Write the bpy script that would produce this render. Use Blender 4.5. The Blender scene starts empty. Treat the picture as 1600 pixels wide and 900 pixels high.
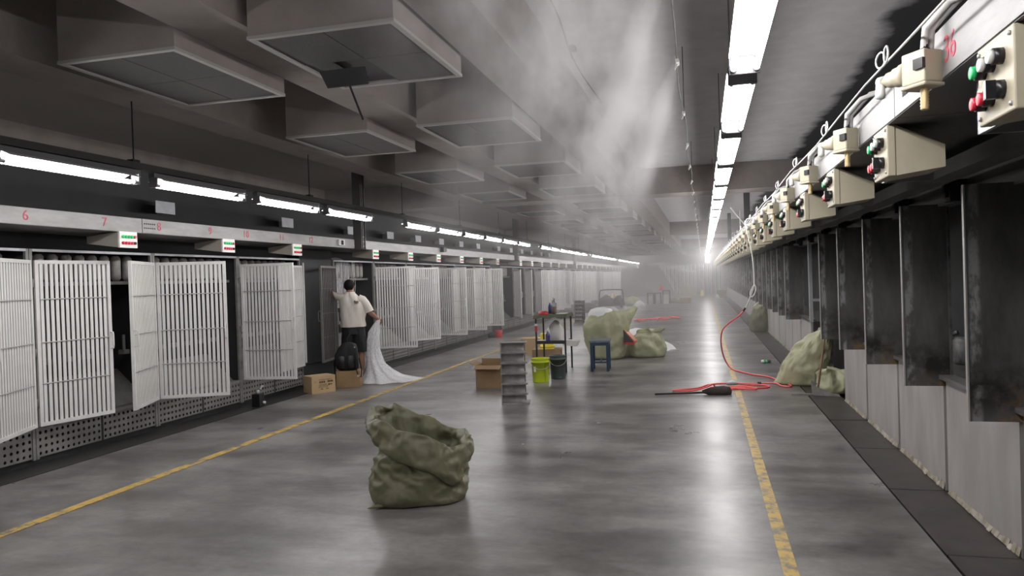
import bpy, bmesh, math, random
from mathutils import Vector, Matrix, noise

random.seed(7)
scene = bpy.context.scene
C = scene.collection

# ------------------------------------------------------------------ camera
FPX, CAM_Z, ROLL, VP = 1150.0, 1.6, 0.032, (1099.0, 428.0)
def camera_axes():
    dx, dy = VP[0] - 800, 450 - VP[1]
    c, s = math.cos(ROLL), math.sin(ROLL)
    u, v = dx * c + dy * s, -dx * s + dy * c
    p = -math.atan2(v, FPX)
    up = Vector((0, math.cos(p), math.sin(p)))
    d = Vector((u, v, FPX)).normalized()
    r = up.cross(d)
    right = Vector((r[0], d[0], up[0])); upw = Vector((r[1], d[1], up[1])); fwd = Vector((r[2], d[2], up[2]))
    return (right * c - upw * s), (right * s + upw * c), fwd
RT, UPV, FW = camera_axes()
cam_data = bpy.data.cameras.new('camera')
cam_data.sensor_width = 36.0
cam_data.lens = FPX / 1600 * 36
cam_data.clip_start = 0.05
cam_data.clip_end = 200
cam = bpy.data.objects.new('camera', cam_data)
C.objects.link(cam)
cam.matrix_world = Matrix(((RT.x, UPV.x, -FW.x, 0), (RT.y, UPV.y, -FW.y, 0), (RT.z, UPV.z, -FW.z, CAM_Z), (0, 0, 0, 1)))
scene.camera = cam

# ------------------------------------------------------------------ world, exposure, render settings
world = bpy.data.worlds.new('world'); scene.world = world
world.use_nodes = True
world.node_tree.nodes['Background'].inputs[0].default_value = (0.01, 0.01, 0.011, 1)
world.node_tree.nodes['Background'].inputs[1].default_value = 0.3
vs = scene.view_settings
vs.view_transform = 'Standard'; vs.look = 'None'; vs.gamma = 1.0; vs.exposure = 0.12
vs.use_curve_mapping = False
TUBE_POWER = 58.0
scene.cycles.use_denoising = True
scene.cycles.max_bounces = 6
scene.cycles.diffuse_bounces = 4
scene.cycles.glossy_bounces = 3
scene.cycles.transmission_bounces = 4
scene.cycles.transparent_max_bounces = 12
scene.cycles.volume_bounces = 1
scene.cycles.volume_step_rate = 1.0
scene.cycles.volume_max_steps = 96
scene.cycles.sample_clamp_indirect = 6.0
scene.cycles.use_light_tree = True
scene.cycles.use_adaptive_sampling = True
scene.cycles.adaptive_threshold = 0.03

# ------------------------------------------------------------------ materials
def new_mat(name):
    m = bpy.data.materials.new(name); m.use_nodes = True
    nt = m.node_tree
    return m, nt, nt.nodes['Principled BSDF']

def mat(name, col, rough=0.6, metal=0.0, var=0.0, scale=4.0, col2=None, bump=0.0, bscale=30.0, stretch=None, spec=None, coord='object', rvar=0.0):
    m, nt, b = new_mat(name)
    b.inputs['Roughness'].default_value = rough
    b.inputs['Metallic'].default_value = metal
    if spec is not None: b.inputs['Specular IOR Level'].default_value = spec
    N, L = nt.nodes, nt.links
    def vec():
        if coord == 'world':
            g = N.new('ShaderNodeNewGeometry'); out = g.outputs['Position']
        else:
            g = N.new('ShaderNodeTexCoord'); out = g.outputs['Object']
        if stretch:
            mp = N.new('ShaderNodeMapping'); mp.inputs['Scale'].default_value = stretch
            L.new(out, mp.inputs[0]); out = mp.outputs[0]
        return out
    if var > 0 or col2 is not None:
        c2 = col2 if col2 is not None else tuple(c * (1 - var) for c in col)
        n = N.new('ShaderNodeTexNoise'); n.inputs['Scale'].default_value = scale; n.inputs['Detail'].default_value = 6; n.inputs['Roughness'].default_value = 0.62
        L.new(vec(), n.inputs['Vector'])
        r = N.new('ShaderNodeValToRGB')
        r.color_ramp.elements[0].position = 0.36; r.color_ramp.elements[0].color = (*c2, 1)
        r.color_ramp.elements[1].position = 0.64; r.color_ramp.elements[1].color = (*col, 1)
        L.new(n.outputs['Fac'], r.inputs[0]); L.new(r.outputs[0], b.inputs['Base Color'])
        if rvar:
            mr = N.new('ShaderNodeMapRange'); mr.inputs['From Min'].default_value = .35; mr.inputs['From Max'].default_value = .65
            mr.inputs['To Min'].default_value = rough + rvar; mr.inputs['To Max'].default_value = rough - rvar
            L.new(n.outputs['Fac'], mr.inputs[0]); L.new(mr.outputs[0], b.inputs['Roughness'])
    else:
        b.inputs['Base Color'].default_value = (*col, 1)
    if bump:
        n2 = N.new('ShaderNodeTexNoise'); n2.inputs['Scale'].default_value = bscale; n2.inputs['Detail'].default_value = 4
        L.new(vec(), n2.inputs['Vector'])
        bp = N.new('ShaderNodeBump'); bp.inputs['Strength'].default_value = bump; bp.inputs['Distance'].default_value = 0.02
        L.new(n2.outputs['Fac'], bp.inputs['Height']); L.new(bp.outputs[0], b.inputs['Normal'])
    return m

def emit_mat(name, col, strength):
    m, nt, b = new_mat(name)
    b.inputs['Base Color'].default_value = (0.8, 0.8, 0.8, 1)
    b.inputs['Emission Color'].default_value = (*col, 1)
    b.inputs['Emission Strength'].default_value = strength
    return m

def floor_material():
    m, nt, b = new_mat('polished_concrete'); N, L = nt.nodes, nt.links
    g = N.new('ShaderNodeNewGeometry')
    def nz(scale, st, det=5, rough=.6):
        mp = N.new('ShaderNodeMapping'); mp.inputs['Scale'].default_value = st
        L.new(g.outputs['Position'], mp.inputs[0])
        n = N.new('ShaderNodeTexNoise'); n.inputs['Scale'].default_value = scale; n.inputs['Detail'].default_value = det; n.inputs['Roughness'].default_value = rough
        L.new(mp.outputs[0], n.inputs['Vector']); return n.outputs['Fac']
    a = nz(0.7, (1, 1, 1), 7, .62); s = nz(1.5, (0.5, 1.3, 1), 7, .66); f = nz(16, (1, 1, 1), 4, .6)
    def ramp(src, p0, c0, p1, c1):
        r = N.new('ShaderNodeValToRGB'); e = r.color_ramp.elements
        e[0].position, e[0].color = p0, (*c0, 1); e[1].position, e[1].color = p1, (*c1, 1)
        L.new(src, r.inputs[0]); return r.outputs[0]
    base = ramp(a, .40, (.125, .120, .116), .60, (.265, .255, .247))
    st = ramp(s, .41, (.62, .61, .605), .55, (1.06, 1.06, 1.06))
    fi = ramp(f, .3, (.86, .86, .86), .7, (1.08, 1.08, 1.08))
    def mul(x, y):
        k = N.new('ShaderNodeMix'); k.data_type = 'RGBA'; k.blend_type = 'MULTIPLY'; k.inputs[0].default_value = 1
        L.new(x, k.inputs[6]); L.new(y, k.inputs[7]); return k.outputs[2]
    L.new(mul(mul(base, st), fi), b.inputs['Base Color'])
    mr = N.new('ShaderNodeMapRange'); mr.inputs['From Min'].default_value = .3; mr.inputs['From Max'].default_value = .7
    mr.inputs['To Min'].default_value = .27; mr.inputs['To Max'].default_value = .38
    L.new(nz(1.1, (1, 1, 1), 6, .6), mr.inputs[0]); L.new(mr.outputs[0], b.inputs['Roughness'])
    b.inputs['Specular IOR Level'].default_value = 0.5
    bp = N.new('ShaderNodeBump'); bp.inputs['Strength'].default_value = .10; bp.inputs['Distance'].default_value = .012
    n3 = nz(6, (1, 1, 1), 3, .5)
    L.new(n3, bp.inputs['Height']); L.new(bp.outputs[0], b.inputs['Normal'])
    return m

def worn_line_material():
    m, nt, b = new_mat('worn_yellow_paint'); N, L = nt.nodes, nt.links
    g = N.new('ShaderNodeNewGeometry')
    n = N.new('ShaderNodeTexNoise'); n.inputs['Scale'].default_value = 7; n.inputs['Detail'].default_value = 7; n.inputs['Roughness'].default_value = .7
    L.new(g.outputs['Position'], n.inputs['Vector'])
    r = N.new('ShaderNodeValToRGB'); e = r.color_ramp.elements
    e[0].position, e[0].color = .40, (.17, .155, .125, 1); e[1].position, e[1].color = .54, (.56, .37, .075, 1)
    L.new(n.outputs['Fac'], r.inputs[0]); L.new(r.outputs[0], b.inputs['Base Color'])
    b.inputs['Roughness'].default_value = .45
    return m

def ceiling_material():
    m, nt, b = new_mat('shade_painted_ceiling'); N, L = nt.nodes, nt.links
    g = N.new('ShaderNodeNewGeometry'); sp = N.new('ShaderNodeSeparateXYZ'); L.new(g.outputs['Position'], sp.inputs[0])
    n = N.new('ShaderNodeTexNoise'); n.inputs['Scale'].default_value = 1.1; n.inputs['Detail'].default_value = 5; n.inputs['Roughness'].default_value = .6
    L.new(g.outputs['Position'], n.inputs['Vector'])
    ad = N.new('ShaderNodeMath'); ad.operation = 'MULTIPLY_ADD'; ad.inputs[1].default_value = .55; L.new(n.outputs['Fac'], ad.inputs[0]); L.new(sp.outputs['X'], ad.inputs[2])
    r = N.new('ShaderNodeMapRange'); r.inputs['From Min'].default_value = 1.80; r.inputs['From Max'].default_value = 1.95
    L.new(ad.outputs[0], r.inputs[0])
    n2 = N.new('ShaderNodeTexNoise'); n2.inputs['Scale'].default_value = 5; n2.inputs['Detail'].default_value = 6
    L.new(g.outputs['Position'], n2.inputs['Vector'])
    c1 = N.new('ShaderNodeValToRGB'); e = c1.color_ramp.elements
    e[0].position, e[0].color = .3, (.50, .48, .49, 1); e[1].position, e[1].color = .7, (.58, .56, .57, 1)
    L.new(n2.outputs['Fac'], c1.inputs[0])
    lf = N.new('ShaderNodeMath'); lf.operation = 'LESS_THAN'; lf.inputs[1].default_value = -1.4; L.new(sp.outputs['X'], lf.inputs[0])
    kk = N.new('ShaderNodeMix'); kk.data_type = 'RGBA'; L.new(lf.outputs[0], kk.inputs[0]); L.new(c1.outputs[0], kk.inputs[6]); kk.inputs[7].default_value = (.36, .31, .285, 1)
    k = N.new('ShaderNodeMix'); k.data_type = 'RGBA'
    L.new(r.outputs[0], k.inputs[0]); L.new(kk.outputs[2], k.inputs[6]); k.inputs[7].default_value = (.03, .03, .034, 1)  # shade above the right-hand machines painted in dark, with a dirty ragged edge
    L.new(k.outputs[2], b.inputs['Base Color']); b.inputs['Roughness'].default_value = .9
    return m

M = {}
M['floor'] = floor_material()
M['yellow_line'] = worn_line_material()
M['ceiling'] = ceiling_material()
M['plaster'] = mat('grey_plaster', (.34, .300, .282), .9, var=.15, scale=3, coord='world', bump=.15, bscale=20)
M['plaster2'] = mat('brown_plaster', (.28, .240, .222), .9, var=.2, scale=2, coord='world')
M['dark_wall'] = mat('dark_machine_wall', (.022, .022, .024), .6, var=.3, scale=2, coord='world')
M['mesh_panel'] = mat('vent_mesh', (.10, .095, .085), .8, var=.15, scale=60, bump=.4, bscale=160)
M['vent_frame'] = mat('vent_frame_white', (.42, .40, .38), .6)
M['black'] = mat('matt_black', (.012, .012, .013), .6)
M['black_gloss'] = mat('gloss_black', (.012, .012, .014), .3)
M['white_steel'] = mat('white_painted_steel', (.78, .76, .745), .45, var=.12, scale=6)
M['bar'] = mat('pale_bar_paint', (.80, .785, .77), .42, var=.08, scale=3)
M['rod'] = mat('steel_rod', (.55, .54, .53), .4, metal=.6)
M['dark_bar'] = mat('dull_dark_bar', (.16, .155, .15), .5, var=.3, scale=6)
M['frame_grey'] = mat('grey_frame_steel', (.30, .29, .28), .5, metal=.3, var=.4, scale=5)
M['panel_grey'] = mat('perforated_grey_paint', (.22, .212, .20), .6, var=.25, scale=5)
M['aluminium'] = mat('brushed_trough', (.29, .283, .28), .5, metal=.25, var=.22, scale=9, stretch=(1, .35, 1.4))
M['galv'] = mat('galvanised_plate', (.52, .53, .56), .45, metal=.5, var=.15, scale=8)
M['soffit'] = mat('dark_grey_soffit', (.14, .135, .135), .55, metal=.2, var=.25, scale=3)
M['cream'] = mat('cream_box_paint', (.50, .45, .335), .45, var=.08, scale=8)
M['boxwhite'] = mat('white_box_face', (.80, .79, .76), .45)
M['boxside'] = mat('beige_box_side', (.34, .31, .27), .6)
M['green_btn'] = mat('green_button', (.02, .55, .16), .35)
M['red_btn'] = mat('red_button', (.62, .03, .06), .35)
M['white_btn'] = mat('white_button', (.78, .78, .76), .35)
M['red_paint'] = mat('faded_red_paint', (.42, .03, .06), .7, col2=(.48, .12, .15), scale=25)
M['black_sheet'] = mat('blackened_sheet_steel', (.028, .028, .028), .42, metal=.35, col2=(.075, .073, .07), scale=3.2, stretch=(2.0, 1, .55), rvar=.1)
def sheet_material():
    m, nt, b = new_mat('worn_black_sheet'); N, L = nt.nodes, nt.links
    tc = N.new('ShaderNodeTexCoord'); g = N.new('ShaderNodeNewGeometry'); sp = N.new('ShaderNodeSeparateXYZ'); L.new(tc.outputs['Object'], sp.inputs[0])
    def nz(scale, st, det=6):
        mp = N.new('ShaderNodeMapping'); mp.inputs['Scale'].default_value = st; L.new(g.outputs['Position'], mp.inputs[0])
        n = N.new('ShaderNodeTexNoise'); n.inputs['Scale'].default_value = scale; n.inputs['Detail'].default_value = det; n.inputs['Roughness'].default_value = .68; L.new(mp.outputs[0], n.inputs['Vector']); return n.outputs['Fac']
    def rng(src, a, b_, c=0, d=1):
        r = N.new('ShaderNodeMapRange'); r.inputs[1].default_value = a; r.inputs[2].default_value = b_; r.inputs[3].default_value = c; r.inputs[4].default_value = d; L.new(src, r.inputs[0]); return r.outputs[0]
    def mu(a, b_):
        k = N.new('ShaderNodeMath'); k.operation = 'MULTIPLY'; L.new(a, k.inputs[0]); L.new(b_, k.inputs[1]); return k.outputs[0]
    def mix(f, a, c):
        k = N.new('ShaderNodeMix'); k.data_type = 'RGBA'; L.new(f, k.inputs[0]); L.new(a, k.inputs[6]); k.inputs[7].default_value = (*c, 1); return k.outputs[2]
    r = N.new('ShaderNodeValToRGB'); e = r.color_ramp.elements
    e[0].position, e[0].color = .35, (.05, .05, .05, 1); e[1].position, e[1].color = .65, (.115, .113, .108, 1); L.new(nz(2.2, (2, 1, .6)), r.inputs[0])
    scuff = mu(mu(rng(sp.outputs['X'], .075, .055), rng(sp.outputs['X'], .008, .02)), rng(nz(9, (1.2, 1, .5)), .46, .56))
    col = mix(scuff, r.outputs[0], (.27, .27, .27))
    rust = mu(mu(rng(sp.outputs['Z'], .22, .05), rng(sp.outputs['X'], .08, .18)), rng(nz(12, (1, 1, 1)), .46, .60))
    col = mix(rust, col, (.20, .12, .05))
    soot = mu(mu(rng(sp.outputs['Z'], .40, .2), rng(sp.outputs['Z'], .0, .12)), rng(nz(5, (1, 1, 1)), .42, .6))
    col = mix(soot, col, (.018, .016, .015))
    L.new(col, b.inputs['Base Color']); b.inputs['Roughness'].default_value = .5; b.inputs['Metallic'].default_value = .1
    return m
M['worn_sheet'] = sheet_material()
M['sheet_edge'] = mat('bare_steel_edge', (.6, .58, .56), .35, metal=.7)
M['rust'] = mat('rust_patch', (.16, .09, .035), .8, col2=(.03, .025, .02), scale=22)
M['scuff'] = mat('scuffed_steel', (.16, .16, .16), .5, col2=(.045, .045, .045), scale=14, stretch=(1, 1, .5), metal=.3)
M['concrete'] = mat('base_concrete', (.40, .375, .36), .85, var=.22, scale=2.2, coord='world', stretch=(1, 1.4, .5), bump=.1, bscale=14)
M['groove'] = mat('dark_joint', (.055, .052, .05), .85)
M['plate'] = mat('gutter_plate_steel', (.034, .029, .027), .42, col2=(.060, .051, .047), scale=3.5, metal=.1, coord='world')
M['deposit'] = mat('lime_deposit', (.45, .42, .36), .9, col2=(.2, .17, .10), scale=9, coord='world')
M['gutter_dark'] = mat('wet_dark_gutter', (.03, .029, .029), .35, var=.4, scale=2, coord='world')
M['tube'] = emit_mat('lit_tube', (1.0, .98, .972), TUBE_POWER)
M['reflector'] = mat('lamp_reflector', (.85, .85, .86), .4)
M['housing'] = mat('lamp_housing', (.16, .16, .17), .5)
M['channel'] = mat('lamp_channel', (.045, .043, .042), .6)
M['rope'] = mat('steel_rope', (.72, .72, .72), .4, metal=.3)
M['hose_grey'] = mat('pale_grey_hose', (.62, .62, .60), .45)
M['hose_red'] = mat('red_hose', (1.0, .17, .17), .4)
M['cord_white'] = mat('white_cord', (.82, .82, .80), .5)
M['brass'] = mat('brass_fitting', (.62, .48, .26), .4, metal=.5)
M['sack'] = mat('olive_woven_sack', (.180, .168, .100), .45, col2=(.135, .127, .078), scale=7, bump=.12, bscale=220)
M['sack_lt'] = mat('light_olive_sack', (.47, .47, .30), .5, col2=(.39, .39, .25), scale=6, bump=.1, bscale=200)
M['sack_in'] = mat('sack_lining', (.14, .145, .085), .6)
M['fibre'] = mat('white_fibre', (.86, .86, .88), .8)
M['carton'] = mat('brown_carton', (.33, .215, .115), .8, var=.2, scale=5)
M['carton_lt'] = mat('light_carton', (.56, .39, .22), .8, var=.12, scale=5)
M['carton_in'] = mat('carton_inside', (.20, .13, .075), .85)
M['ink'] = mat('dark_print', (.07, .04, .025), .8)
M['lime'] = mat('lime_plastic', (.50, .62, .02), .4)
M['dkgreen'] = mat('dark_green_bucket', (.055, .075, .075), .5)
M['yellow'] = mat('yellow_plastic', (.85, .68, .03), .4)
M['blue'] = mat('dark_blue_paint', (.022, .055, .12), .45, var=.3, scale=8)
M['bluetop'] = mat('worn_stool_top', (.16, .20, .22), .6, var=.25, scale=9)
M['table_metal'] = mat('black_table_frame', (.02, .021, .02), .5)
M['cloth_green'] = mat('green_table_cover', (.10, .115, .07), .85, var=.3, scale=12)
M['paper'] = mat('white_paper', (.78, .77, .74), .8)
M['indigo'] = mat('indigo_plastic', (.05, .05, .24), .4)
M['red'] = mat('red_plastic', (.60, .03, .035), .45)
M['orange'] = mat('orange_wood', (.50, .14, .06), .5)
M['tin'] = mat('grey_tin', (.36, .35, .335), .5, metal=.15, var=.35, scale=9)
M['wood'] = mat('wooden_handle', (.30, .18, .10), .6, var=.3, scale=9, stretch=(1, 1, .2))
M['bristle'] = mat('dark_bristle', (.045, .034, .030), .9, bump=.6, bscale=90)
M['skin'] = mat('skin', (.36, .185, .12), .55)
M['hair'] = mat('black_hair', (.006, .005, .005), .8, spec=.2)
M['shirt'] = mat('white_shirt', (.74, .69, .63), .85, bump=.06, bscale=40)
M['shorts'] = mat('black_shorts', (.014, .014, .018), .85)
M['shoe'] = mat('dark_shoe', (.025, .03, .045), .6)
M['bag'] = mat('black_bag', (.010, .010, .011), .7, spec=.3)
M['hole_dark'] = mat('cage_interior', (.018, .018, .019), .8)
M['inner_panel'] = mat('cage_inner_panel', (.20, .195, .185), .6, var=.3, scale=4)
M['spool'] = mat('pale_spool', (.42, .40, .37), .6, var=.3, scale=9)
M['brown_cloth'] = mat('dark_cloth', (.06, .055, .055), .9)
M['glass'] = None
m, nt, b = new_mat('clear_bottle'); b.inputs['Base Color'].default_value = (.8, .85, .88, 1); b.inputs['Transmission Weight'].default_value = .85; b.inputs['Roughness'].default_value = .1
M['glass'] = m
m, nt, b = new_mat('amber_bottle'); b.inputs['Base Color'].default_value = (.55, .26, .05, 1); b.inputs['Transmission Weight'].default_value = .5; b.inputs['Roughness'].default_value = .15
M['amber'] = m
# translucent plastic film with fine streaks
m, nt, b = new_mat('plastic_film'); b.inputs['Base Color'].default_value = (.85, .86, .9, 1); b.inputs['Alpha'].default_value = .35; b.inputs['Roughness'].default_value = .3
M['film'] = m
def striped_tarp():
    m, nt, b = new_mat('striped_tarp'); N, L = nt.nodes, nt.links
    t = N.new('ShaderNodeTexCoord'); sp = N.new('ShaderNodeSeparateXYZ'); L.new(t.outputs['UV'], sp.inputs[0])
    fr = N.new('ShaderNodeMath'); fr.operation = 'FRACT'; L.new(sp.outputs['X'], fr.inputs[0])
    r = N.new('ShaderNodeValToRGB'); r.color_ramp.interpolation = 'CONSTANT'; e = r.color_ramp.elements
    e[0].position, e[0].color = 0, (.86, .84, .87, 1); e[1].position, e[1].color = .28, (.07, .08, .30, 1)
    a = e.new(.48); a.color = (.86, .84, .87, 1); a = e.new(.72); a.color = (.60, .07, .13, 1); a = e.new(.86); a.color = (.86, .84, .87, 1)
    L.new(fr.outputs[0], r.inputs[0]); L.new(r.outputs[0], b.inputs['Base Color']); b.inputs['Roughness'].default_value = .6
    return m
M['tarp'] = striped_tarp()

# ------------------------------------------------------------------ mesh helpers
KIDS = {}
class MB:
    def __init__(self): self.v = []; self.f = []; self.s = []
    def add(self, vs, fs, smooth=False):
        o = len(self.v); self.v += [tuple(p) for p in vs]
        self.f += [tuple(i + o for i in f) for f in fs]; self.s += [smooth] * len(fs); return self
    def box(self, x0, x1, y0, y1, z0, z1):
        p = [(x0, y0, z0), (x1, y0, z0), (x1, y1, z0), (x0, y1, z0), (x0, y0, z1), (x1, y0, z1), (x1, y1, z1), (x0, y1, z1)]
        return self.add(p, [(3, 2, 1, 0), (4, 5, 6, 7), (0, 1, 5, 4), (1, 2, 6, 5), (2, 3, 7, 6), (3, 0, 4, 7)])
    def bar(self, a, b, w, h=None):          # square bar between two points
        h = h or w; a, b = Vector(a), Vector(b); d = (b - a).normalized()
        u = d.cross(Vector((0, 0, 1))); 
        if u.length < 1e-3: u = Vector((1, 0, 0))
        u.normalize(); n = u.cross(d)
        P = []
        for q in (a, b):
            for su, sn in ((-1, -1), (1, -1), (1, 1), (-1, 1)): P.append(q + u * su * w / 2 + n * sn * h / 2)
        return self.add(P, [(3, 2, 1, 0), (4, 5, 6, 7), (0, 1, 5, 4), (1, 2, 6, 5), (2, 3, 7, 6), (3, 0, 4, 7)])
    def tube(self, pts, r, n=8, cap=True):
        pts = [Vector(p) for p in pts]; rs = r if isinstance(r, (list, tuple)) else [r] * len(pts)
        rings = []; prev = None
        for i, p in enumerate(pts):
            d = (pts[min(i + 1, len(pts) - 1)] - pts[max(i - 1, 0)]).normalized()
            if prev is None:
                u = d.cross(Vector((0, 0, 1)))
                if u.length < 1e-3: u = d.cross(Vector((1, 0, 0)))
            else: u = prev - d * prev.dot(d)
            u.normalize(); prev = u; w = d.cross(u)
            rings.append([p + (u * math.cos(2 * math.pi * k / n) + w * math.sin(2 * math.pi * k / n)) * rs[i] for k in range(n)])
        vs = [q for R_ in rings for q in R_]; fs = []
        for i in range(len(rings) - 1):
            for k in range(n): fs.append((i * n + k, i * n + (k + 1) % n, (i + 1) * n + (k + 1) % n, (i + 1) * n + k))
        self.add(vs, fs, True)
        if cap:
            self.add(rings[0], [tuple(reversed(range(n)))]); self.add(rings[-1], [tuple(range(n))])
        return self
    def lathe(self, prof, c=(0, 0, 0), n=20, axis='z', smooth=True, sx=1, sy=1):
        vs = []; fs = []
        for (r, h) in prof:
            for k in range(n):
                a = 2 * math.pi * k / n; x, y = r * math.cos(a) * sx, r * math.sin(a) * sy
                p = (x, y, h) if axis == 'z' else ((h, x, y) if axis == 'x' else (x, h, y))
                vs.append((p[0] + c[0], p[1] + c[1], p[2] + c[2]))
        for i in range(len(prof) - 1):
            for k in range(n): fs.append((i * n + k, i * n + (k + 1) % n, (i + 1) * n + (k + 1) % n, (i + 1) * n + k))
        return self.add(vs, fs, smooth)
    def grid(self, rows, closed=True, smooth=True):
        n = len(rows[0]); vs = [p for r in rows for p in r]; fs = []
        for i in range(len(rows) - 1):
            for k in range(n if closed else n - 1): fs.append((i * n + k, i * n + (k + 1) % n, (i + 1) * n + (k + 1) % n, (i + 1) * n + k))
        return self.add(vs, fs, smooth)
    def prism(self, prof, y0, y1):           # (x,z) outline swept along y
        n = len(prof); vs = [(x, y0, z) for x, z in prof] + [(x, y1, z) for x, z in prof]
        fs = [tuple(range(n)), tuple(reversed(range(n, 2 * n)))] + [(i, i + n, (i + 1) % n + n, (i + 1) % n) for i in range(n)]
        return self.add(vs, fs)
    def mesh(self, name):
        me = bpy.data.meshes.new(name); me.from_pydata(self.v, [], self.f); me.update()
        me.polygons.foreach_set('use_smooth', self.s)
        bm = bmesh.new(); bm.from_mesh(me); bmesh.ops.recalc_face_normals(bm, faces=bm.faces); bm.to_mesh(me); bm.free()
        return me

def obj(name, mb, material, parent=None, loc=(0, 0, 0), rz=0.0, bevel=0.0, rot=None):
    me = mb.mesh(name) if isinstance(mb, MB) else mb
    if material is not None and not me.materials: me.materials.append(M[material] if isinstance(material, str) else material)
    o = bpy.data.objects.new(name, me); C.objects.link(o)
    o.location = loc; o.rotation_euler = rot if rot else (0, 0, rz)
    if parent:
        o.parent = parent; KIDS.setdefault(parent.name, []).append(o)
    if bevel:
        bv = o.modifiers.new('bevel', 'BEVEL'); bv.width = bevel; bv.segments = 2; bv.limit_method = 'ANGLE'
    return o
def tag(o, label=None, cat=None, group=None, kind=None):
    if label: o['label'] = label
    if cat: o['category'] = cat
    if group: o['group'] = group
    if kind: o['kind'] = kind
    return o
def thing(name, label, cat, loc=(0, 0, 0), rz=0.0, group=None):
    o = bpy.data.objects.new(name, None); C.objects.link(o); o.empty_display_size = .1
    o.location = loc; o.rotation_euler = (0, 0, rz)
    return tag(o, label, cat, group)
def struct(name, mb, material, parent=None, **k):
    o = obj(name, mb, material, parent, **k)
    if not parent: o['kind'] = 'structure'
    return o
def copy_tree(o, parent=None):
    c = o.copy(); C.objects.link(c); c.parent = parent
    if parent: KIDS.setdefault(parent.name, []).append(c)
    for ch in list(KIDS.get(o.name, [])): copy_tree(ch, c)
    return c
ORD = ['first', 'second', 'third', 'fourth', 'fifth', 'sixth', 'seventh', 'eighth', 'ninth', 'tenth', 'eleventh', 'twelfth']
def fbm(p, s, seed=0.0, o=4):
    return noise.fractal(Vector((p[0] * s + seed, p[1] * s + seed * 1.7, p[2] * s - seed)), 0.9, 2.0, o)
def text(name, body, material, parent, loc, rot, size, ext=.0008):
    cu = bpy.data.curves.new(name, 'FONT'); cu.body = body; cu.size = size; cu.extrude = ext; cu.align_x = 'CENTER'; cu.align_y = 'CENTER'
    tmp = bpy.data.objects.new(name, cu); C.objects.link(tmp)
    me = bpy.data.meshes.new_from_object(tmp.evaluated_get(bpy.context.evaluated_depsgraph_get())); me.materials.clear()
    bpy.data.objects.remove(tmp); bpy.data.curves.remove(cu); me.name = name
    return obj(name, me, material, parent, loc, rot=rot)

# ================================================================== THE SETTING
Y0, Y1 = -3.0, 62.0
struct('floor', MB().box(-6.16, 1.25, Y0, Y1, -.12, 0), 'floor')
fl = bpy.data.objects['floor']
o = struct('trim_1', MB().box(-4.65, -4.555, Y0, 58, .0005, .004), 'yellow_line'); tag(o, 'long yellow line painted on the floor in front of the cages', kind='structure')
o = struct('trim_2', MB().box(.365, .445, Y0, 58, .0005, .004), 'yellow_line'); tag(o, 'worn yellow line painted beside the dark gutter plates', kind='structure')
# gutter beside the concrete base, with its steel cover plates
gut = struct('floor_gutter', MB().box(1.25, 2.7, Y0, Y1, -.14, -.05), 'groove')
pl_me = MB().box(1.262, 1.632, .006, 1.294, -.04, .004).mesh('cover_plate')
k = 0; y = .62
while y < 57:
    o = obj('cover_plate', pl_me, 'plate', gut, loc=(0, y, random.uniform(-.003, .002)), rz=random.uniform(-.002, .002)); y += 1.3
# dark wet gutter along the cages
struct('floor_strip', MB().box(-6.16, -5.78, Y0, 58, .0006, .006), 'gutter_dark')

# ceiling slab, beams
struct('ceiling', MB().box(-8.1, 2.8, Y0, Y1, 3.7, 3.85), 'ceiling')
beam_m = 'plaster'
struct('beam_1', MB().box(-4.78, -4.38, Y0, Y1, 3.2, 3.7), beam_m)
struct('beam_2', MB().box(-3.07, -2.66, Y0, Y1, 3.2, 3.7), beam_m)
struct('beam_3', MB().box(-1.60, -1.24, Y0, Y1, 3.2, 3.7), beam_m)
for i, yb in enumerate((14.65, 29.9, 45.0)):
    struct('beam_%d' % (4 + i), MB().box(-8.0, 2.7, yb, yb + .75, 3.19, 3.7), beam_m)
struct('wall_left', MB().box(-8.2, -8.0, Y0, Y1, 0, 3.7), 'plaster2')
struct('wall_right', MB().box(2.6, 2.8, Y0, Y1, 0, 3.7), 'dark_wall')
struct('wall_back', MB().box(-8.0, 2.6, 61.6, 61.9, 0, 3.7), 'plaster')

# right: concrete base panels with dark joints, steel lip, back recess
base = struct('wall_right_base', MB().box(1.66, 2.6, Y0, 9.70, 0, .79).box(1.66, 2.6, 12.45, 57, 0, .79), 'groove')
cp = MB().box(1.63, 1.70, .03, 1.27, .0, .80).mesh('concrete_panel')
dep = MB()
for s in range(24):
    ya = .04 + s * .05; hh = .03 + .05 * abs(noise.noise(Vector((s * .45, 1.3, 0)))) ; w0 = .012 + .02 * abs(noise.noise(Vector((s * .7, 4, 0))))
    dep.add([(1.629, ya, hh), (1.629, ya + .052, hh), (1.629 - w0, ya, .006), (1.629 - w0, ya + .052, .006)], [(0, 1, 3, 2)], True)
dep_me = dep.mesh('lime_crust'); 
ys = [.6 + 1.3 * i for i in range(7)] + [12.45 + 1.3 * i for i in range(34)]
for y in ys:
    o = obj('concrete_panel', cp, 'concrete', base, loc=(0, y, 0), bevel=0)
    if y < 30: d = obj('lime_crust', dep_me, 'deposit', o)
obj('steel_lip', MB().box(1.60, 1.70, Y0, 9.69, .80, .83).box(1.60, 1.70, 12.46, 57, .80, .83), 'soffit', base)
# right: machine back, soffit and rails
mach = struct('wall_right_machine', MB().box(2.25, 2.55, Y0, 57, .0, 3.05), 'dark_wall')
obj('soffit', MB().box(1.21, 2.25, Y0, 57, 2.24, 2.36), 'soffit', mach)
obj('rail', MB().box(1.30, 1.44, Y0, 57, 2.10, 2.18), 'soffit', mach)
obj('rail', MB().box(1.62, 1.72, Y0, 57, 2.02, 2.10), 'soffit', mach)
obj('upper_panel', MB().box(1.68, 1.72, Y0, 57, 2.10, 2.24), 'inner_panel', mach)
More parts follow.
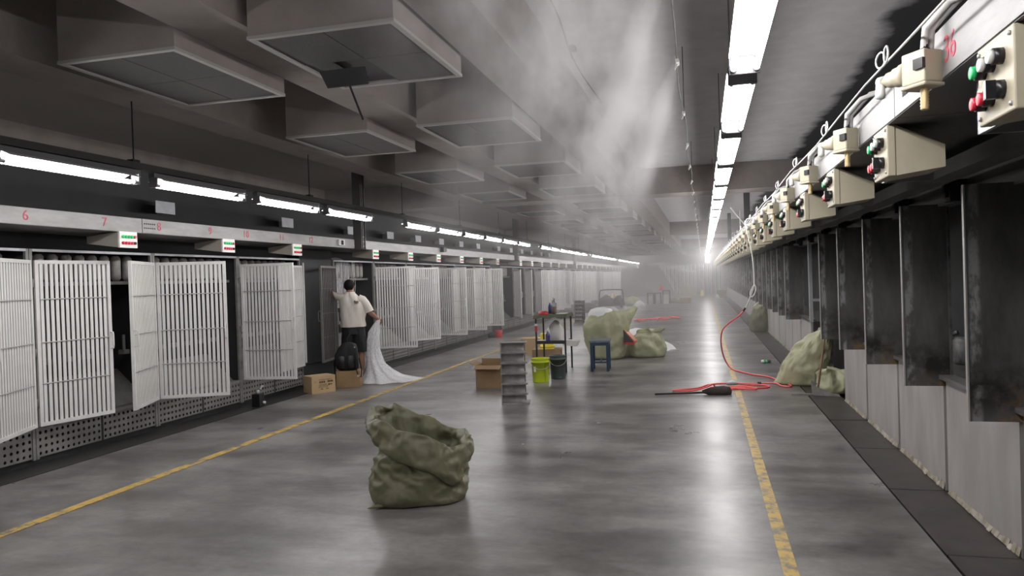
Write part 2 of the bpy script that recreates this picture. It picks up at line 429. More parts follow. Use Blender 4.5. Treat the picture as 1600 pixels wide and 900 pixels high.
# small junction blocks hanging from the rail
jb = MB().box(1.56, 1.66, -.06, .06, 2.02, 2.16).box(1.54, 1.56, -.03, .03, 2.05, 2.13).mesh('junction_block')
for i in range(26):
    obj('junction_block', jb, 'black_gloss', mach, loc=(0, 4.1 + 1.3 * i, 0))
# low clutter inside the bays (motor, valve block)
mo = MB().lathe([(0, 0), (.09, 0), (.10, .02), (.10, .18), (.08, .21), (0, .21)], (1.95, 0, .84), 14).tube([(1.82, .1, .88), (1.82, .1, 1.05), (1.9, .05, 1.08)], .02, 8).box(1.80, 1.86, .05, .15, 1.03, 1.10).mesh('spindle_motor')
for i, y in enumerate([5.0, 6.35, 7.65, 8.95]):
    obj('spindle_motor', mo, 'scuff', mach, loc=(0, y, 0))

# blackened steel dividers
def divider(y, label, group, big=False):
    t = thing('steel_divider', label, 'steel sheet', (1.38, y, .75), 0, group)
    obj('sheet', MB().box(0.004, .30, -.004, .004, 0, 1.29), 'worn_sheet', t)
    obj('folded_edge', MB().box(-.004, .004, -.008, .022, 0, 1.29), 'sheet_edge', t)
    obj('stiffener', MB().box(.292, .31, -.012, .012, .0, 1.29), 'scuff', t)
    return t
G_DIV = 'blackened steel sheets standing out between the right-hand bays'
near_d = [3.2, 4.5, 5.82, 7.12, 8.42, 9.7]
lab = {4.5: 'large blackened steel sheet at the right picture edge, with scuffs and a rusty corner',
       5.82: 'blackened steel sheet over the concrete base, second in from the right picture edge',
       7.12: 'blackened steel sheet over the concrete base, third in from the right picture edge',
       8.42: 'rust-stained black steel sheet just in front of the leaning olive sack',
       9.7: 'black steel sheet hanging right above the leaning olive sack and dustpan'}
for y in near_d[1:]: divider(y, lab[y], G_DIV, True)
for i in range(33):
    y = 13.72 + 1.3 * i
    if i < 5: divider(y, '%s black steel sheet beyond the gap with the leaning olive sack' % ORD[i], G_DIV)
    else: divider(y, 'distant black steel sheet in the dim far run of right-hand bays', G_DIV)
# galvanised upright at the gap
t = thing('gap_upright', 'pale galvanised upright with a crosspiece beside the leaning olive sack', 'upright', (1.58, 12.2, .8))
obj('post', MB().box(0, .05, 0, .06, 0, 1.4), 'galv', t); obj('post', MB().box(.22, .26, 0, .05, 0, 1.4), 'frame_grey', t); obj('crosspiece', MB().box(.05, .22, .01, .05, .32, .36), 'galv', t)

# right cable trough, rope, switches, control boxes
segs = [(-1.0, 3.42), (3.43, 9.7), (9.75, 20.0), (20.05, 33.0), (33.05, 56.0)]
segl = ['pale metal cable trough painted with a faded red 36, over the right-hand bays', 'pale metal cable trough with two rows of black slots, second length along the right', 'pale metal cable trough length behind the hanging white cord', 'pale metal cable trough length crowded with switches at the hazy right end', 'farthest pale metal cable trough length beside the striped tarp']
slot = MB()
for r_ in range(2):
    for c_ in range(8): slot.box(.7965, .80, c_ * .022, c_ * .022 + .013, -.012 + r_ * .065, .006 + r_ * .065)
for (a, b_), l in zip(segs, segl):
    t = thing('cable_trough', l, 'cable trough', (0, 0, 0), 0, 'right-hand cable trough lengths')
    obj('trough_body', MB().prism([(.80, 2.235), (.80, 2.405), (.83, 2.405), (.83, 2.26), (1.20, 2.26), (1.20, 2.235)], a, b_), 'aluminium', t)
    obj('underside', MB().box(.805, 1.20, a, b_, 2.231, 2.2345), 'soffit', t)
    if a == -1.0:
        text('painted_number', '36', 'red_paint', t, (.799, 2.70, 2.315), (math.pi / 2, 0, -math.pi / 2), .125)
    if a in (-1.0, 3.43):
        obj('slot_marks', slot, 'black', t, loc=(0, b_ - .30 if a < 0 else b_ - .4, 2.30))
    mbc = MB()
    for yy in (a + .9, a + 2.3): mbc.tube([(.798, yy, 2.26), (.785, yy + .03, 2.262), (.785, yy + .06, 2.275)], .004, 6)
    obj('clip', mbc, 'rod', t)
rp = [(.70, y, 2.375 + .012 * math.sin(y * 2.2) + .002 * y) for y in [i * .7 for i in range(0, 72)]]
t = thing('pull_rope', 'white pull rope strung taut along the right-hand cable trough, with small rings', 'rope')
obj('rope', MB().tube(rp, .0045, 6), 'rope', t)
ring_me = MB().tube([(0, .033 * math.cos(a), .03 * math.sin(a)) for a in [2 * math.pi * s / 14 for s in range(15)]], .004, 5, False).mesh('rope_ring')
for k in range(20):
    for dy in (.22, .31): yy = 2.86 + 1.39 * k + dy; obj('rope_ring', ring_me, 'rope', t, loc=(.695, yy, 2.40 + .012 * math.sin(yy * 2.2) + .002 * yy), rz=.3 * (dy > .25))

def make_switch(near):
    t = thing('rope_switch', '', 'switch')
    obj('switch_body', MB().box(-.045, .045, -.055, .055, -.06, .065).box(-.05, .05, -.06, .06, -.075, -.06), 'cream', t, bevel=.006 if near else 0)
    obj('nose', MB().lathe([(.0, .055), (.048, .055), (.048, .085), (.04, .09), (.04, .12), (.032, .125), (.032, .16), (.02, .165), (.02, .19), (0, .19)], (0, 0, .0), 14, 'y'), 'cream', t)
    obj('plunger', MB().lathe([(0, .19), (.026, .19), (.026, .21), (0, .215)], (0, 0, 0), 12, 'y').lathe([(0, -.07), (.017, -.065), (.02, -.05), (.017, -.01), (0, 0)], (-.01, .2, .0), 10), 'white_btn', t)
    obj('cable_gland', MB().lathe([(0, 0), (.02, 0), (.02, .035), (.014, .04), (.014, .07), (0, .07)], (-.02, -.035, .03), 10).box(-.055, -.04, -.055, -.01, -.01, .03), 'black_gloss', t)
    prof = [(0, -.16), (.014, -.16)]
    for q in range(7): prof += [(.017, -.155 + q * .012), (.014, -.149 + q * .012)]
    prof += [(.016, -.07), (0, -.07)]
    obj('threaded_stub', MB().lathe(prof, (0, -.01, 0), 10, 'z'), 'brass', t)
    for q in range(2):
        dx = .03 * q
        obj('hose', MB().tube([(-.02 + dx, -.03, .06), (-.03 + dx, -.05, .14), (-.01 + dx, -.14 - .04 * q, .21 + .02 * q), (.06 + dx, -.26 - .05 * q, .24), (.13 + dx, -.36 - .05 * q, .20), (.18 + dx, -.42 - .05 * q, .10), (.2 + dx, -.44, .02)], .014, 8), 'hose_grey', t)
    return t
sw0 = make_switch(True)
G_SW = 'cream pull-rope switches along the right-hand trough'
for i in range(32):
    t = sw0 if i == 0 else copy_tree(sw0)
    t.location = (.742, 2.80 + 1.39 * i, 2.275 + .002 * i); t.rotation_euler = (0, 0, .55); t.scale = (.88, .88, .88)
    t['group'] = G_SW
    t['label'] = ('cream pull-rope switch with looping grey hoses beside the red number 36' if i == 0 else
                  '%s cream pull-rope switch from the camera along the right-hand trough' % ORD[i] if i < 7 else
                  'small distant cream pull-rope switch in the crowded far end of the right-hand trough')

def button(mbs, c, r, x, dirn, h=.022):
    mbs.lathe([(0, 0), (r, 0), (r, h * .9 * dirn), (r * .8, h * dirn), (0, h * dirn)], (x, c[0], c[1]), 12, 'x')
def make_rbox():
    t = thing('control_box', '', 'control box')
    # origin: bottom of the front face; aisle is towards -x
    prof = [(0, 0), (0, .225), (.035, .225), (.23, .125), (.23, .028), (.035, 0)]
    obj('casing', MB().prism([(.036, .002), (.036, .223), (.23, .125), (.23, .028)], -.128, .128), 'cream', t)
    obj('front_cover', MB().box(0, .035, -.13, .13, 0, .225), 'cream', t, bevel=.005)
    for (yy, zz, m_) in ((.075, .15, 'green_btn'), (0.01, .155, 'white_btn'), (-.055, .16, 'white_btn'), (.075, .06, 'red_btn'), (.02, .062, 'red_btn')):
        c = obj('button_collar', MB().lathe([(0, 0), (.023, 0), (.023, -.024), (0, -.024)], (0, yy, zz), 12, 'x'), 'black_gloss', t)
        mb = MB(); button(mb, (yy, zz), .019, -.024, -1, .014); obj('button_cap', mb, m_, c)
    obj('selector_knob', MB().lathe([(0, 0), (.026, 0), (.026, -.02), (0, -.02)], (0, -.055, .07), 12, 'x').box(-.045, -.02, -.065, -.045, .045, .095), 'black_gloss', t)
    mb = MB()
    for yy in (-.11, .11):
        for zz in (.02, .205): mb.lathe([(0, 0), (.007, 0), (.006, -.006), (0, -.007)], (0, yy, zz), 8, 'x')
    obj('screws', mb, 'rod', t)
    obj('bracket', MB().box(.10, .115, .10, .45, .03, .2).box(.10, .34, .44, .45, .03, .2), 'galv', t)
    return t
rb0 = make_rbox(); G_RB = 'cream control boxes under the right-hand trough'
for i in range(34):
    t = rb0 if i == 0 else copy_tree(rb0)
    t.location = (.80, 2.33 + 1.37 * i, 2.005); t['group'] = G_RB
    t['label'] = ('cream control box with three lamps over red buttons, nearest under the right-hand trough' if i == 0 else
                  '%s cream wedge-shaped control box from the camera under the right-hand trough' % ORD[i] if i < 7 else
                  'small far cream control box under the distant right-hand trough')
# hangers carrying the right trough
def hanger(x, y, label, z0):
    t = thing('steel_hanger', label, 'steel post', (x, y, z0))
    obj('web', MB().box(-.012, .012, 0, .14, 0, 3.7 - z0), 'soffit', t)
    obj('flange', MB().box(-.06, .06, -.012, 0, 0, 3.7 - z0), 'dark_wall', t); obj('flange', MB().box(-.06, .06, .14, .152, 0, 3.7 - z0), 'soffit', t)
    obj('foot_plate', MB().box(-.075, .075, -.02, .16, -.012, .0), 'galv', t)
    obj('lower_sleeve', MB().box(-.068, .068, -.02, -.012, 0, .28), 'galv', t)
hanger(.93, 16.3, 'dark steel hanger post with a bright sleeve, nearer one over the right-hand trough', 2.42)
hanger(.93, 26.9, 'dark steel hanger post farther along over the right-hand trough', 2.42)
# thin tilted rod and lamp stub by the hanger
t = thing('tilted_rods', 'two thin white rods crossed beside the right-hand hanger post', 'rod', (.75, 15.6, 2.45))
obj('rod', MB().tube([(0, 0, -.02), (0, 0, .42)], .012, 6), 'white_steel', t); obj('rod', MB().tube([(-.18, 0, .48), (.16, 0, .02)], .012, 6), 'white_steel', t)

# ------------------------------------------------------------------ left machine row
struct('wall_left_machine', MB().box(-7.9, -6.75, Y0, 56, 0, 3.12).box(-6.95, -6.35, Y0, 56, 2.06, 2.36), 'dark_wall')
gp = MB().box(-.006, .006, -.17, .17, 0, .15).box(-.25, 0, .15, .17, .02, .12).mesh('bracket_plate')
lm = bpy.data.objects['wall_left_machine']
for i, y in enumerate([7.85, 10.65, 12.9, 14.7, 16.3, 17.9, 19.5, 21.1, 23.4, 25, 26.6, 28.2, 30, 31.6]):
    obj('bracket_plate', gp, 'galv', lm, loc=(-6.5, y, 2.57))

W = 1.6
def perf_mesh():
    mb = MB(); w, h, nx, nz = .765, .262, 12, 4
    cw, ch = w / nx, h / nz; r = .0165
    for i in range(nx):
        for j in range(nz):
            cy, cz = (i + .5) * cw, (j + .5) * ch
            sq = [(cw / 2, 0), (cw / 2, ch / 2), (0, ch / 2), (-cw / 2, ch / 2), (-cw / 2, 0), (-cw / 2, -ch / 2), (0, -ch / 2), (cw / 2, -ch / 2)]
            vs_ = [(0, cy + a, cz + b_) for a, b_ in sq] + [(0, cy + r * math.cos(k * math.pi / 4), cz + r * math.sin(k * math.pi / 4)) for k in range(8)] \
                + [(-.006, cy + r * math.cos(k * math.pi / 4), cz + r * math.sin(k * math.pi / 4)) for k in range(8)]
            fs_ = [(k, (k + 1) % 8, 8 + (k + 1) % 8, 8 + k) for k in range(8)] + [(8 + k, 8 + (k + 1) % 8, 16 + (k + 1) % 8, 16 + k) for k in range(8)]
            mb.add(vs_, fs_)
    return mb.mesh('perforated_panel')
PERF = perf_mesh()
DW, DZ0, DZ1, NB = .755, .36, 1.93, 14
def door_frame_mesh(sg, nm):
    mb = MB(); t_ = .034
    ys_ = lambda a, b_: (min(a * sg, b_ * sg), max(a * sg, b_ * sg))
    mb.box(-.015, .015, *ys_(0, t_), DZ0, DZ1); mb.box(-.015, .015, *ys_(DW - t_, DW), DZ0, DZ1)
    mb.box(-.0149, .0149, *ys_(t_, DW - t_), DZ0, DZ0 + t_); mb.box(-.0149, .0149, *ys_(t_, DW - t_), DZ1 - t_, DZ1)
    return mb.mesh(nm)
def rungs_mesh(sg):
    return MB().tube([(.012, .03 * sg, 0), (.012, (DW - .03) * sg, 0)], .006, 6).mesh('rung')
BAR = MB().box(-.003, .006, -.0145, .0145, DZ0 + .03, DZ1 - .03).mesh('bar')
def bars_mesh(sg):
    mb = MB()
    for i in range(NB): 
        y = sg * (.034 + (i + .6) * (DW - .068) / (NB + .2)); mb.box(-.003, .006, y - .0145, y + .0145, DZ0 + .03, DZ1 - .03)
    return mb.mesh('bars')
def handle_mesh(sg):
    y = sg * (DW - .017)
    return MB().tube([(.012, y, 1.03), (.05, y, 1.035), (.055, y, 1.06), (.055, y, 1.17), (.05, y, 1.195), (.012, y, 1.2)], .008, 8).mesh('handle')
DM = {s: (door_frame_mesh(s, 'door'), rungs_mesh(s), bars_mesh(s), handle_mesh(s)) for s in (1, -1)}
def dark_bars():
    mb = MB()
    for i in range(9):
        y = .034 + (i + .5) * (DW - .068) / 9; mb.box(-.003, .006, y - .012, y + .012, DZ0 + .03, DZ1 - .03)
    return mb.mesh('bars')
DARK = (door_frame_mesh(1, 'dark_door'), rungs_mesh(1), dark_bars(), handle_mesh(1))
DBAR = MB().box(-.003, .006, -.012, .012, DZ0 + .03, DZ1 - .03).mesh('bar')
HINGE = MB().box(-.02, .02, -.025, .012, 0, .07).lathe([(0, -.01), (.012, -.01), (.012, .08), (0, .08)], (.012, 0, 0), 8).mesh('hinge')
def door(bay, sg, ang, fine):
    fr, ru, ba, ha = DM[sg] if ang < 150 else DARK
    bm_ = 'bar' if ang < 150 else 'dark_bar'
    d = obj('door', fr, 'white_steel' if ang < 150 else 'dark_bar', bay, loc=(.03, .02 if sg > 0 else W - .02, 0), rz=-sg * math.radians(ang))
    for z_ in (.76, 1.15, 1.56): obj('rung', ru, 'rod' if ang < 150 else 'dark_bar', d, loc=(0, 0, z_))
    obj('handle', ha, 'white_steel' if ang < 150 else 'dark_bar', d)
    if fine:
        for i in range(NB if ang < 150 else 9):
            yb_ = sg * (.034 + (i + .6) * (DW - .068) / (NB + .2)) if ang < 150 else .034 + (i + .5) * (DW - .068) / 9
            obj('bar', BAR if ang < 150 else DBAR, bm_, d, loc=(0, yb_, 0))
    else:
        o = obj('bars', ba, bm_, d); o['kind'] = 'stuff'
    for z in (.55, 1.02, 1.68):
        obj('hinge', HINGE, 'frame_grey', bay, loc=(.012, .012 if sg > 0 else W - .012, z))
FRAME_ME = MB().box(-.03, .0, 0.004, .034, .05, 2.04).mesh('post')
RAIL_ME = MB().box(-.03, .004, .034, W - .034, 2.015, 2.04).mesh('top_rail')
SILL_ME = MB().box(-.6, -.005, .03, W - .03, .325, .36).mesh('sill')
SKID_ME = MB().box(-.06, -.03, .0, W, .0, .07).mesh('plinth')
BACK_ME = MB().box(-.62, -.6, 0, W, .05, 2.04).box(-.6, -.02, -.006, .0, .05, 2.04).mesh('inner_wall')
spl = MB()
for q in range(9): spl.lathe([(0, 1.73), (.03, 1.73), (.052, 1.76), (.052, 1.98), (.03, 2.01), (0, 2.01)], (-.22, .13 + q * .165, 0), 10)
SPOOL_ME = spl.mesh('spools')
IRAIL_ME = MB().box(-.3, -.12, .03, W - .03, 1.69, 1.725).mesh('inner_rail')
LOW_ME = MB().add([(-.5, .05, .72), (-.5, W - .05, .72), (-.1, W - .05, .365), (-.1, .05, .365), (-.52, .05, .72), (-.52, W - .05, .72), (-.12, W - .05, .36), (-.12, .05, .36)], [(0, 1, 2, 3), (7, 6, 5, 4), (0, 4, 5, 1), (2, 6, 7, 3)]).mesh('deflector')
sp2 = MB()
for q in range(6): sp2.tube([(-.3, .15 + q * .26, .95), (-.3, .15 + q * .26, 1.12)], .018, 8).box(-.34, -.26, .11 + q * .26, .19 + q * .26, .9, .95)
SPIN_ME = sp2.mesh('spindles')
DIV_ME = MB().box(-.04, -.01, W / 2 - .014, W / 2 + .014, .07, .33).mesh('joint_strip')
G_CAGE = 'barred cage bays along the left-hand wall'
def cage(y, ldoor, rdoor, label, fine):
    t = thing('cage_bay', label, 'cage', (-6.12, y, 0), 0, G_CAGE)
    obj('post', FRAME_ME, 'frame_grey', t); obj('post', FRAME_ME, 'frame_grey', t, loc=(0, W - .038, 0))
    obj('top_rail', RAIL_ME, 'galv', t); obj('sill', SILL_ME, 'frame_grey', t); obj('plinth', SKID_ME, 'black', t)
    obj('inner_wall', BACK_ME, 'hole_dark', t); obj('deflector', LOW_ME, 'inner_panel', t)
    obj('inner_rail', IRAIL_ME, 'frame_grey', t)
    for n_, me, m_ in (('spools', SPOOL_ME, 'spool'), ('spindles', SPIN_ME, 'frame_grey')):
        obj(n_, me, m_, t)['kind'] = 'stuff'
    obj('perforated_panel', PERF, 'panel_grey', t, loc=(-.012, .025, .065)); obj('perforated_panel', PERF, 'panel_grey', t, loc=(-.012, .81, .065))
    obj('joint_strip', DIV_ME, 'black', t)
    if ldoor is not None: door(t, 1, ldoor, fine)
    if rdoor is not None: door(t, -1, rdoor, fine)
    return t
spec = {3.95: (None, 25, 'barred cage bay cut off by the left picture edge, door swung out, below number 6'),
        5.55: (12, 23, 'barred cage bay with both white doors ajar, below the red numbers 7 and 8'),
        7.15: (64, None, 'barred cage bay with one door swung towards the aisle, below numbers 9 and 10'),
        8.75: (84, 6, 'barred cage bay with a door swung square to the aisle, below numbers 11 and 12'),
        11.42: (171, None, 'open cage bay where the man in the white shirt is working, dark door folded back'),
        13.02: (69, None, 'cage bay just right of the working man, white barred door swung out'),
        14.62: (38, None, 'second cage bay right of the working man, white barred door swung out'),
        16.22: (88, 12, 'cage bay with a finely barred grey door, third right of the working man')}
rnd = random.Random(5)
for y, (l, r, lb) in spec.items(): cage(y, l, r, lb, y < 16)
fl_ = {17.82: (90, 14, 'cage bay with a narrow edge-on door, fourth right of the working man'),
       19.42: (86, 8, 'cage bay just before the dark folded-back door, fifth right of the working man')}
for y, (l, r, lb) in fl_.items(): cage(y, l, r, lb, False)
far = []
for s0 in (22.1, 32.8, 43.4):
    for k in range(6): far.append(s0 + W * k)
for i, y in enumerate(far):
    first = y in (22.1, 32.8, 43.4)
    l = 171 if first else (None if i < 3 else rnd.uniform(25, 80)); r = rnd.uniform(10, 30) if i > 2 else 31
    lb = ('dark open cage bay with a black barred door folded back, behind the metal table' if i == 0 else
          '%s cage bay beyond the dark folded-back door, open doors edge-on' % ORD[i] if i < 4 else 'pale cage bay in the misty far stretch of the left-hand row')
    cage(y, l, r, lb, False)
# columns between the sections
for i, y in enumerate((10.36, 21.03, 31.72, 42.4)):
    lb = ['dark machine column left of the working man, behind the folded-back door', 'dark machine column midway along the left-hand cages', 'third dark machine column along the left-hand cages, in light mist', 'farthest dark machine column among the misty left-hand cages'][i]
    t = thing('machine_column', lb, 'column', (-6.14, y, 0), 0, 'columns between cage sections')
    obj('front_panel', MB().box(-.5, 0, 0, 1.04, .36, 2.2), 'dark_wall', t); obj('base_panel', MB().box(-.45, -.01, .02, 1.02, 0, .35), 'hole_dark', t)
    obj('rod', MB().tube([(.03, .06, .4), (.03, .06, 1.98)], .014, 8), 'white_steel', t)

# left cable trough, numbers, boxes
lseg = [(-1.0, 6.41), (6.42, 11.2), (11.46, 21.9), (22.2, 32.5), (32.8, 44), (44.05, 56)]
llab = ['pale cable trough numbered 6 and 7 above the nearest cages', 'pale cable trough numbered 8 to 12 above the cages', 'pale cable trough beyond the first hanger post, above the working man', 'pale cable trough above the cages behind the metal table', 'pale cable trough in the misty far part of the left-hand row', 'farthest pale cable trough on the left, fading into mist']
nums = [(5.06, '6'), (5.92, '7'), (6.66, '8'), (7.50, '9'), (8.20, '10'), (9.02, '11'), (9.80, '12')]
for i, ((a, b_), l) in enumerate(zip(lseg, llab)):
    t = thing('cable_trough', l, 'cable trough', (0, 0, 0), 0, 'left-hand cable trough lengths')
    obj('trough_body', MB().prism([(-5.60, 2.21), (-5.60, 2.355), (-5.63, 2.355), (-5.63, 2.235), (-6.30, 2.235), (-6.30, 2.21)], a, b_), 'aluminium', t)
    obj('underside', MB().box(-6.30, -5.605, a, b_, 2.206, 2.2095), 'soffit', t)
    for (yy, s_) in nums:
        if a <= yy < b_: text('painted_number', s_, 'red_paint', t, (-5.599, yy, 2.285), (math.pi / 2, 0, math.pi / 2), .125, .0015)
    if i == 1:
        mb = MB()
        for r_ in range(2):
            for c_ in range(6): mb.box(-5.602, -5.598, 6.44 + c_ * .029, 6.458 + c_ * .029, 2.255 + r_ * .045, 2.268 + r_ * .045)
        obj('slot_marks', mb, 'black', t)
        obj('power_socket', MB().box(-5.61, -5.57, 10.62, 10.80, 2.24, 2.33), 'boxwhite', t); 
        obj('socket_plug', MB().box(-5.575, -5.55, 10.69, 10.73, 2.25, 2.32), 'black', t)
def make_lbox():
    t = thing('control_box', '', 'control box')
    obj('casing', MB().prism([(-.02, .0), (-.02, .158), (-.40, .12), (-.40, .05)], -.114, .114), 'boxside', t)
    obj('front_cover', MB().box(-.02, 0, -.118, .118, -.002, .16), 'boxwhite', t)
    for j, (z, cols) in enumerate(((.108, ['green_btn'] * 4 + ['red_btn']), (.045, ['red_btn'] * 4 + ['black']))):
        for q in range(5):
            mb = MB(); button(mb, (-.078 + q * .039, z), .0145, 0, 1, .02); obj('button', mb, cols[q], t)
    return t
lb0 = make_lbox(); G_LB = 'white control boxes under the left-hand trough'
ly = [6.21, 7.83, 9.40, 12.0, 13.6, 15.2, 16.8, 18.4, 20.0] + [22.7 + 1.6 * k for k in range(6)] + [33.4 + 1.6 * k for k in range(6)] + [44 + 1.6 * k for k in range(6)]
names = ['white control box with green and red buttons, closest to the left picture edge', 'second white control box from the left picture edge, green over red buttons', 'third white control box from the left picture edge, before the dark column', 'white control box with coloured buttons just right of the working man']
for i, y in enumerate(ly):
    t = lb0 if i == 0 else copy_tree(lb0)
    t.location = (-5.59, y, 2.05); t['group'] = G_LB
    t['label'] = names[i] if i < 4 else ('%s white control box right of the working man under the left-hand trough' % ORD[i - 3] if i < 9 else 'tiny white control box in the misty far stretch of the left-hand trough')
def lhanger(y, label):
    t = thing('steel_hanger', label, 'steel post', (-5.57, y, 2.2))
    obj('web', MB().box(-.07, .07, .06, .085, 0, 1.5), 'soffit', t); obj('flange', MB().box(-.075, .075, -.0, .015, .0, 1.5), 'soffit', t); obj('flange', MB().box(-.075, .075, .14, .155, .0, 1.5), 'soffit', t)
    mb = MB()
    for z in (.04, .12, .2): mb.lathe([(0, 0), (.014, 0), (.012, .01), (0, .012)], (.076, .05, z), 6, 'x')
    obj('bolts', mb, 'rod', t)
lhanger(11.26, 'dark steel hanger post above and right of the working man')
lhanger(21.95, 'second dark steel hanger post along the left-hand trough')
lhanger(32.55, 'third dark steel hanger post along the left-hand trough, in mist')
# little black camera-like block on the trough
t = thing('junction_unit', 'small black junction unit fixed on the left-hand trough beyond the man', 'junction box', (-5.57, 15.4, 2.27))
obj('case', MB().box(-.02, .06, -.09, .09, 0, .1), 'black', t); obj('lug', MB().box(-.0, .05, .09, .16, .02, .06), 'black_gloss', t)

# ------------------------------------------------------------------ lamps
def make_lamp(tube_len=1.2, wing=.071, tube_m='tube', we=.034, ts=.050):
    t = thing('fluorescent_lamp', '', 'lamp')
    obj('housing', MB().box(-.03, .03, -.06, tube_len + .06, .045, .085), 'housing', t)
    obj('reflector', MB().prism([(-.03, .042), (-wing, we - .003), (-wing, we), (-.031, .045), (.031, .045), (wing, we), (wing, we - .003), (.03, .042)], .0, tube_len), 'reflector', t)
    for sx in (-ts, ts):
        tb = obj('tube', MB().tube([(sx, 0.01, -.020), (sx, tube_len - .01, -.020)], .013, 8, False), tube_m, t)
        obj('end_cap', MB().tube([(sx, -.028, -.020), (sx, .011, -.020)], .0145, 8), 'housing', tb)
        obj('end_cap', MB().tube([(sx, tube_len - .011, -.020), (sx, tube_len + .028, -.020)], .0145, 8), 'housing', tb)
    for yy in (-.045, tube_len + .028): obj('lampholder', MB().box(-ts - .018, ts + .018, yy, yy + .017, -.036, .05), 'housing', t)
    return t
lamp0 = make_lamp(); G_R = 'overhead fluorescent lamps along the right of the aisle'; G_L = 'fluorescent lamps hanging in front of the cages'
first = True
for i in range(39):
    t = lamp0 if i == 0 else copy_tree(lamp0)
    y = -.60 + 1.465 * i
    t.location = (.21, y, 2.55); t['group'] = G_R
    j = i - 2
    t['label'] = ('bright twin-tube lamp overhead, cut off by the top picture edge' if j == 0 else
                  '%s bright twin-tube lamp from the top edge in the overhead row' % ORD[j] if 0 < j < 7 else
                  'twin-tube lamp of the overhead row lying behind the camera' if j < 0 else
                  'far overhead twin-tube lamp merging into the bright line above the hazy aisle')
lamp1 = make_lamp(wing=.085, we=.020, ts=.021)
lst = [-.5, 1.0, 2.5, 3.98, 5.46, 6.98, 8.48] + [11.05 + 1.48 * k for k in range(6)] + [21.2 + 1.48 * k for k in range(6)] + [31.4 + 1.48 * k for k in range(6)] + [41.6 + 1.48 * k for k in range(9)]
for i, y in enumerate(lst):
    t = lamp1 if i == 0 else copy_tree(lamp1); t.location = (-4.60, y, 2.54); t.rotation_euler = (0, 0, 0); t['group'] = G_L
    j = i - 3
    t['label'] = ('lit twin-tube lamp at the left picture edge above number 6' if j == 0 else
                  '%s lit twin-tube lamp from the left edge in front of the cages' % ORD[j] if 0 < j < 10 else
                  'twin-tube lamp of the cage-side row lying outside the left picture edge' if j < 0 else
                  'distant twin-tube lamp in the dotted bright line over the misty cages')
t = thing('lamp_trunking', 'dark trunking carrying the row of lamps in front of the cages', 'trunking', (-4.6, 0, 2.63))
obj('channel', MB().box(-.05, .05, -3, 57, 0, .055), 'channel', t)
for k in range(18):
    y = 5.2 + 2.85 * k
    if y < 56: obj('hanging_rod', MB().tube([(0, y, .05), (0, y, 1.07)], .006, 6).box(-.03, .03, y - .04, y + .04, .055, .08), 'black', t)
t = thing('lamp_trunking', 'pale trunking carrying the overhead lamps along the right of the aisle', 'trunking', (.21, 0, 2.638))
obj('channel', MB().box(-.025, .025, -3, 57, 0, .04), 'housing', t)
for k in range(19):
    y = 2.2 + 2.93 * k
    obj('hanging_rod', MB().tube([(0, y, .03), (0, y, 1.06)], .005, 6), 'housing', t)

# ------------------------------------------------------------------ ceiling vents
def make_vent(w, l, flap=False):
    t = thing('ceiling_vent', '', 'air vent'); h = .63
    obj('casing', MB().box(-w / 2, -w / 2 + .03, 0, l, .02, h).box(w / 2 - .03, w / 2, 0, l, .02, h).box(-w / 2 + .03, w / 2 - .03, 0, .03, .02, h).box(-w / 2 + .03, w / 2 - .03, l - .03, l, .02, h), 'plaster', t)
    e = .03
    obj('frame', MB().box(-w / 2 - .005, -w / 2 + e, -.005, l + .005, 0, .02).box(w / 2 - e, w / 2 + .005, -.005, l + .005, 0, .02).box(-w / 2 + e, w / 2 - e, -.005, e, 0, .02).box(-w / 2 + e, w / 2 - e, l - e, l + .005, 0, .02), 'vent_frame', t)
    gx, gy = (w - 2 * e) / 2, (l - 2 * e) / 2
    for i in range(2):
        for j in range(2):
            if flap and i == 0 and j == 1: 
                obj('mesh_panel', MB().box(-gx + .004, -gx * .55, e + gy + .004, e + 2 * gy - .004, .012, .017), 'mesh_panel', t); continue
            obj('mesh_panel', MB().box(-gx + i * gx + .004, i * gx - .004, e + j * gy + .004, e + (j + 1) * gy - .004, .008, .016), 'mesh_panel', t)
    if flap:
        obj('open_hole', MB().box(-gx * .62, -.02, e + gy, e + 2 * gy, .03, .05), 'black', t)
        obj('hanging_flap', MB().add([(-.40, l * .60, .0), (-.06, l * .60, .0), (-.06, l * .63, -.11), (-.36, l * .63, -.11), (-.40, l * .61, .0), (-.06, l * .61, .0), (-.06, l * .64, -.11), (-.36, l * .64, -.11)], [(0, 1, 2, 3), (7, 6, 5, 4), (2, 6, 7, 3), (0, 3, 7, 4), (1, 5, 6, 2)]), 'black', t)
        obj('dangling_rod', MB().tube([(-.2, l * .63, -.09), (-.12, l * .66, -.34)], .008, 6), 'black', t)
    return t
vy = [3.85 + 2.66 * k for k in range(4)] + [15.75 + 2.66 * k for k in range(5)] + [30.9 + 2.66 * k for k in range(5)] + [46 + 2.66 * k for k in range(4)]
va = make_vent(.87, 1.22); vb = make_vent(.93, 1.2); vf = make_vent(.93, 1.2, True)
G_V = 'square mesh air vents boxed down from the ceiling'
used = set()
for col, xc, src in (('a', -3.515, va), ('b', -2.105, vb)):
    for i, y in enumerate(vy):
        if col == 'b' and i == 0: t = vf
        else:
            t = src if src.name not in used else copy_tree(src); used.add(src.name)
        t.location = (xc, y, 3.07); t['group'] = G_V
        side = 'cage-side' if col == 'a' else 'aisle-side'
        t['label'] = ('big ceiling vent box with a torn mesh panel and a dangling dark rod' if t is vf else
                      'nearest ceiling vent box of the cage-side column, at upper left' if i == 0 else
                      '%s ceiling vent box from the camera in the %s column' % (ORD[i], side) if i < 4 else
                      'far ceiling vent box beyond the cross beam, %s column' % side)

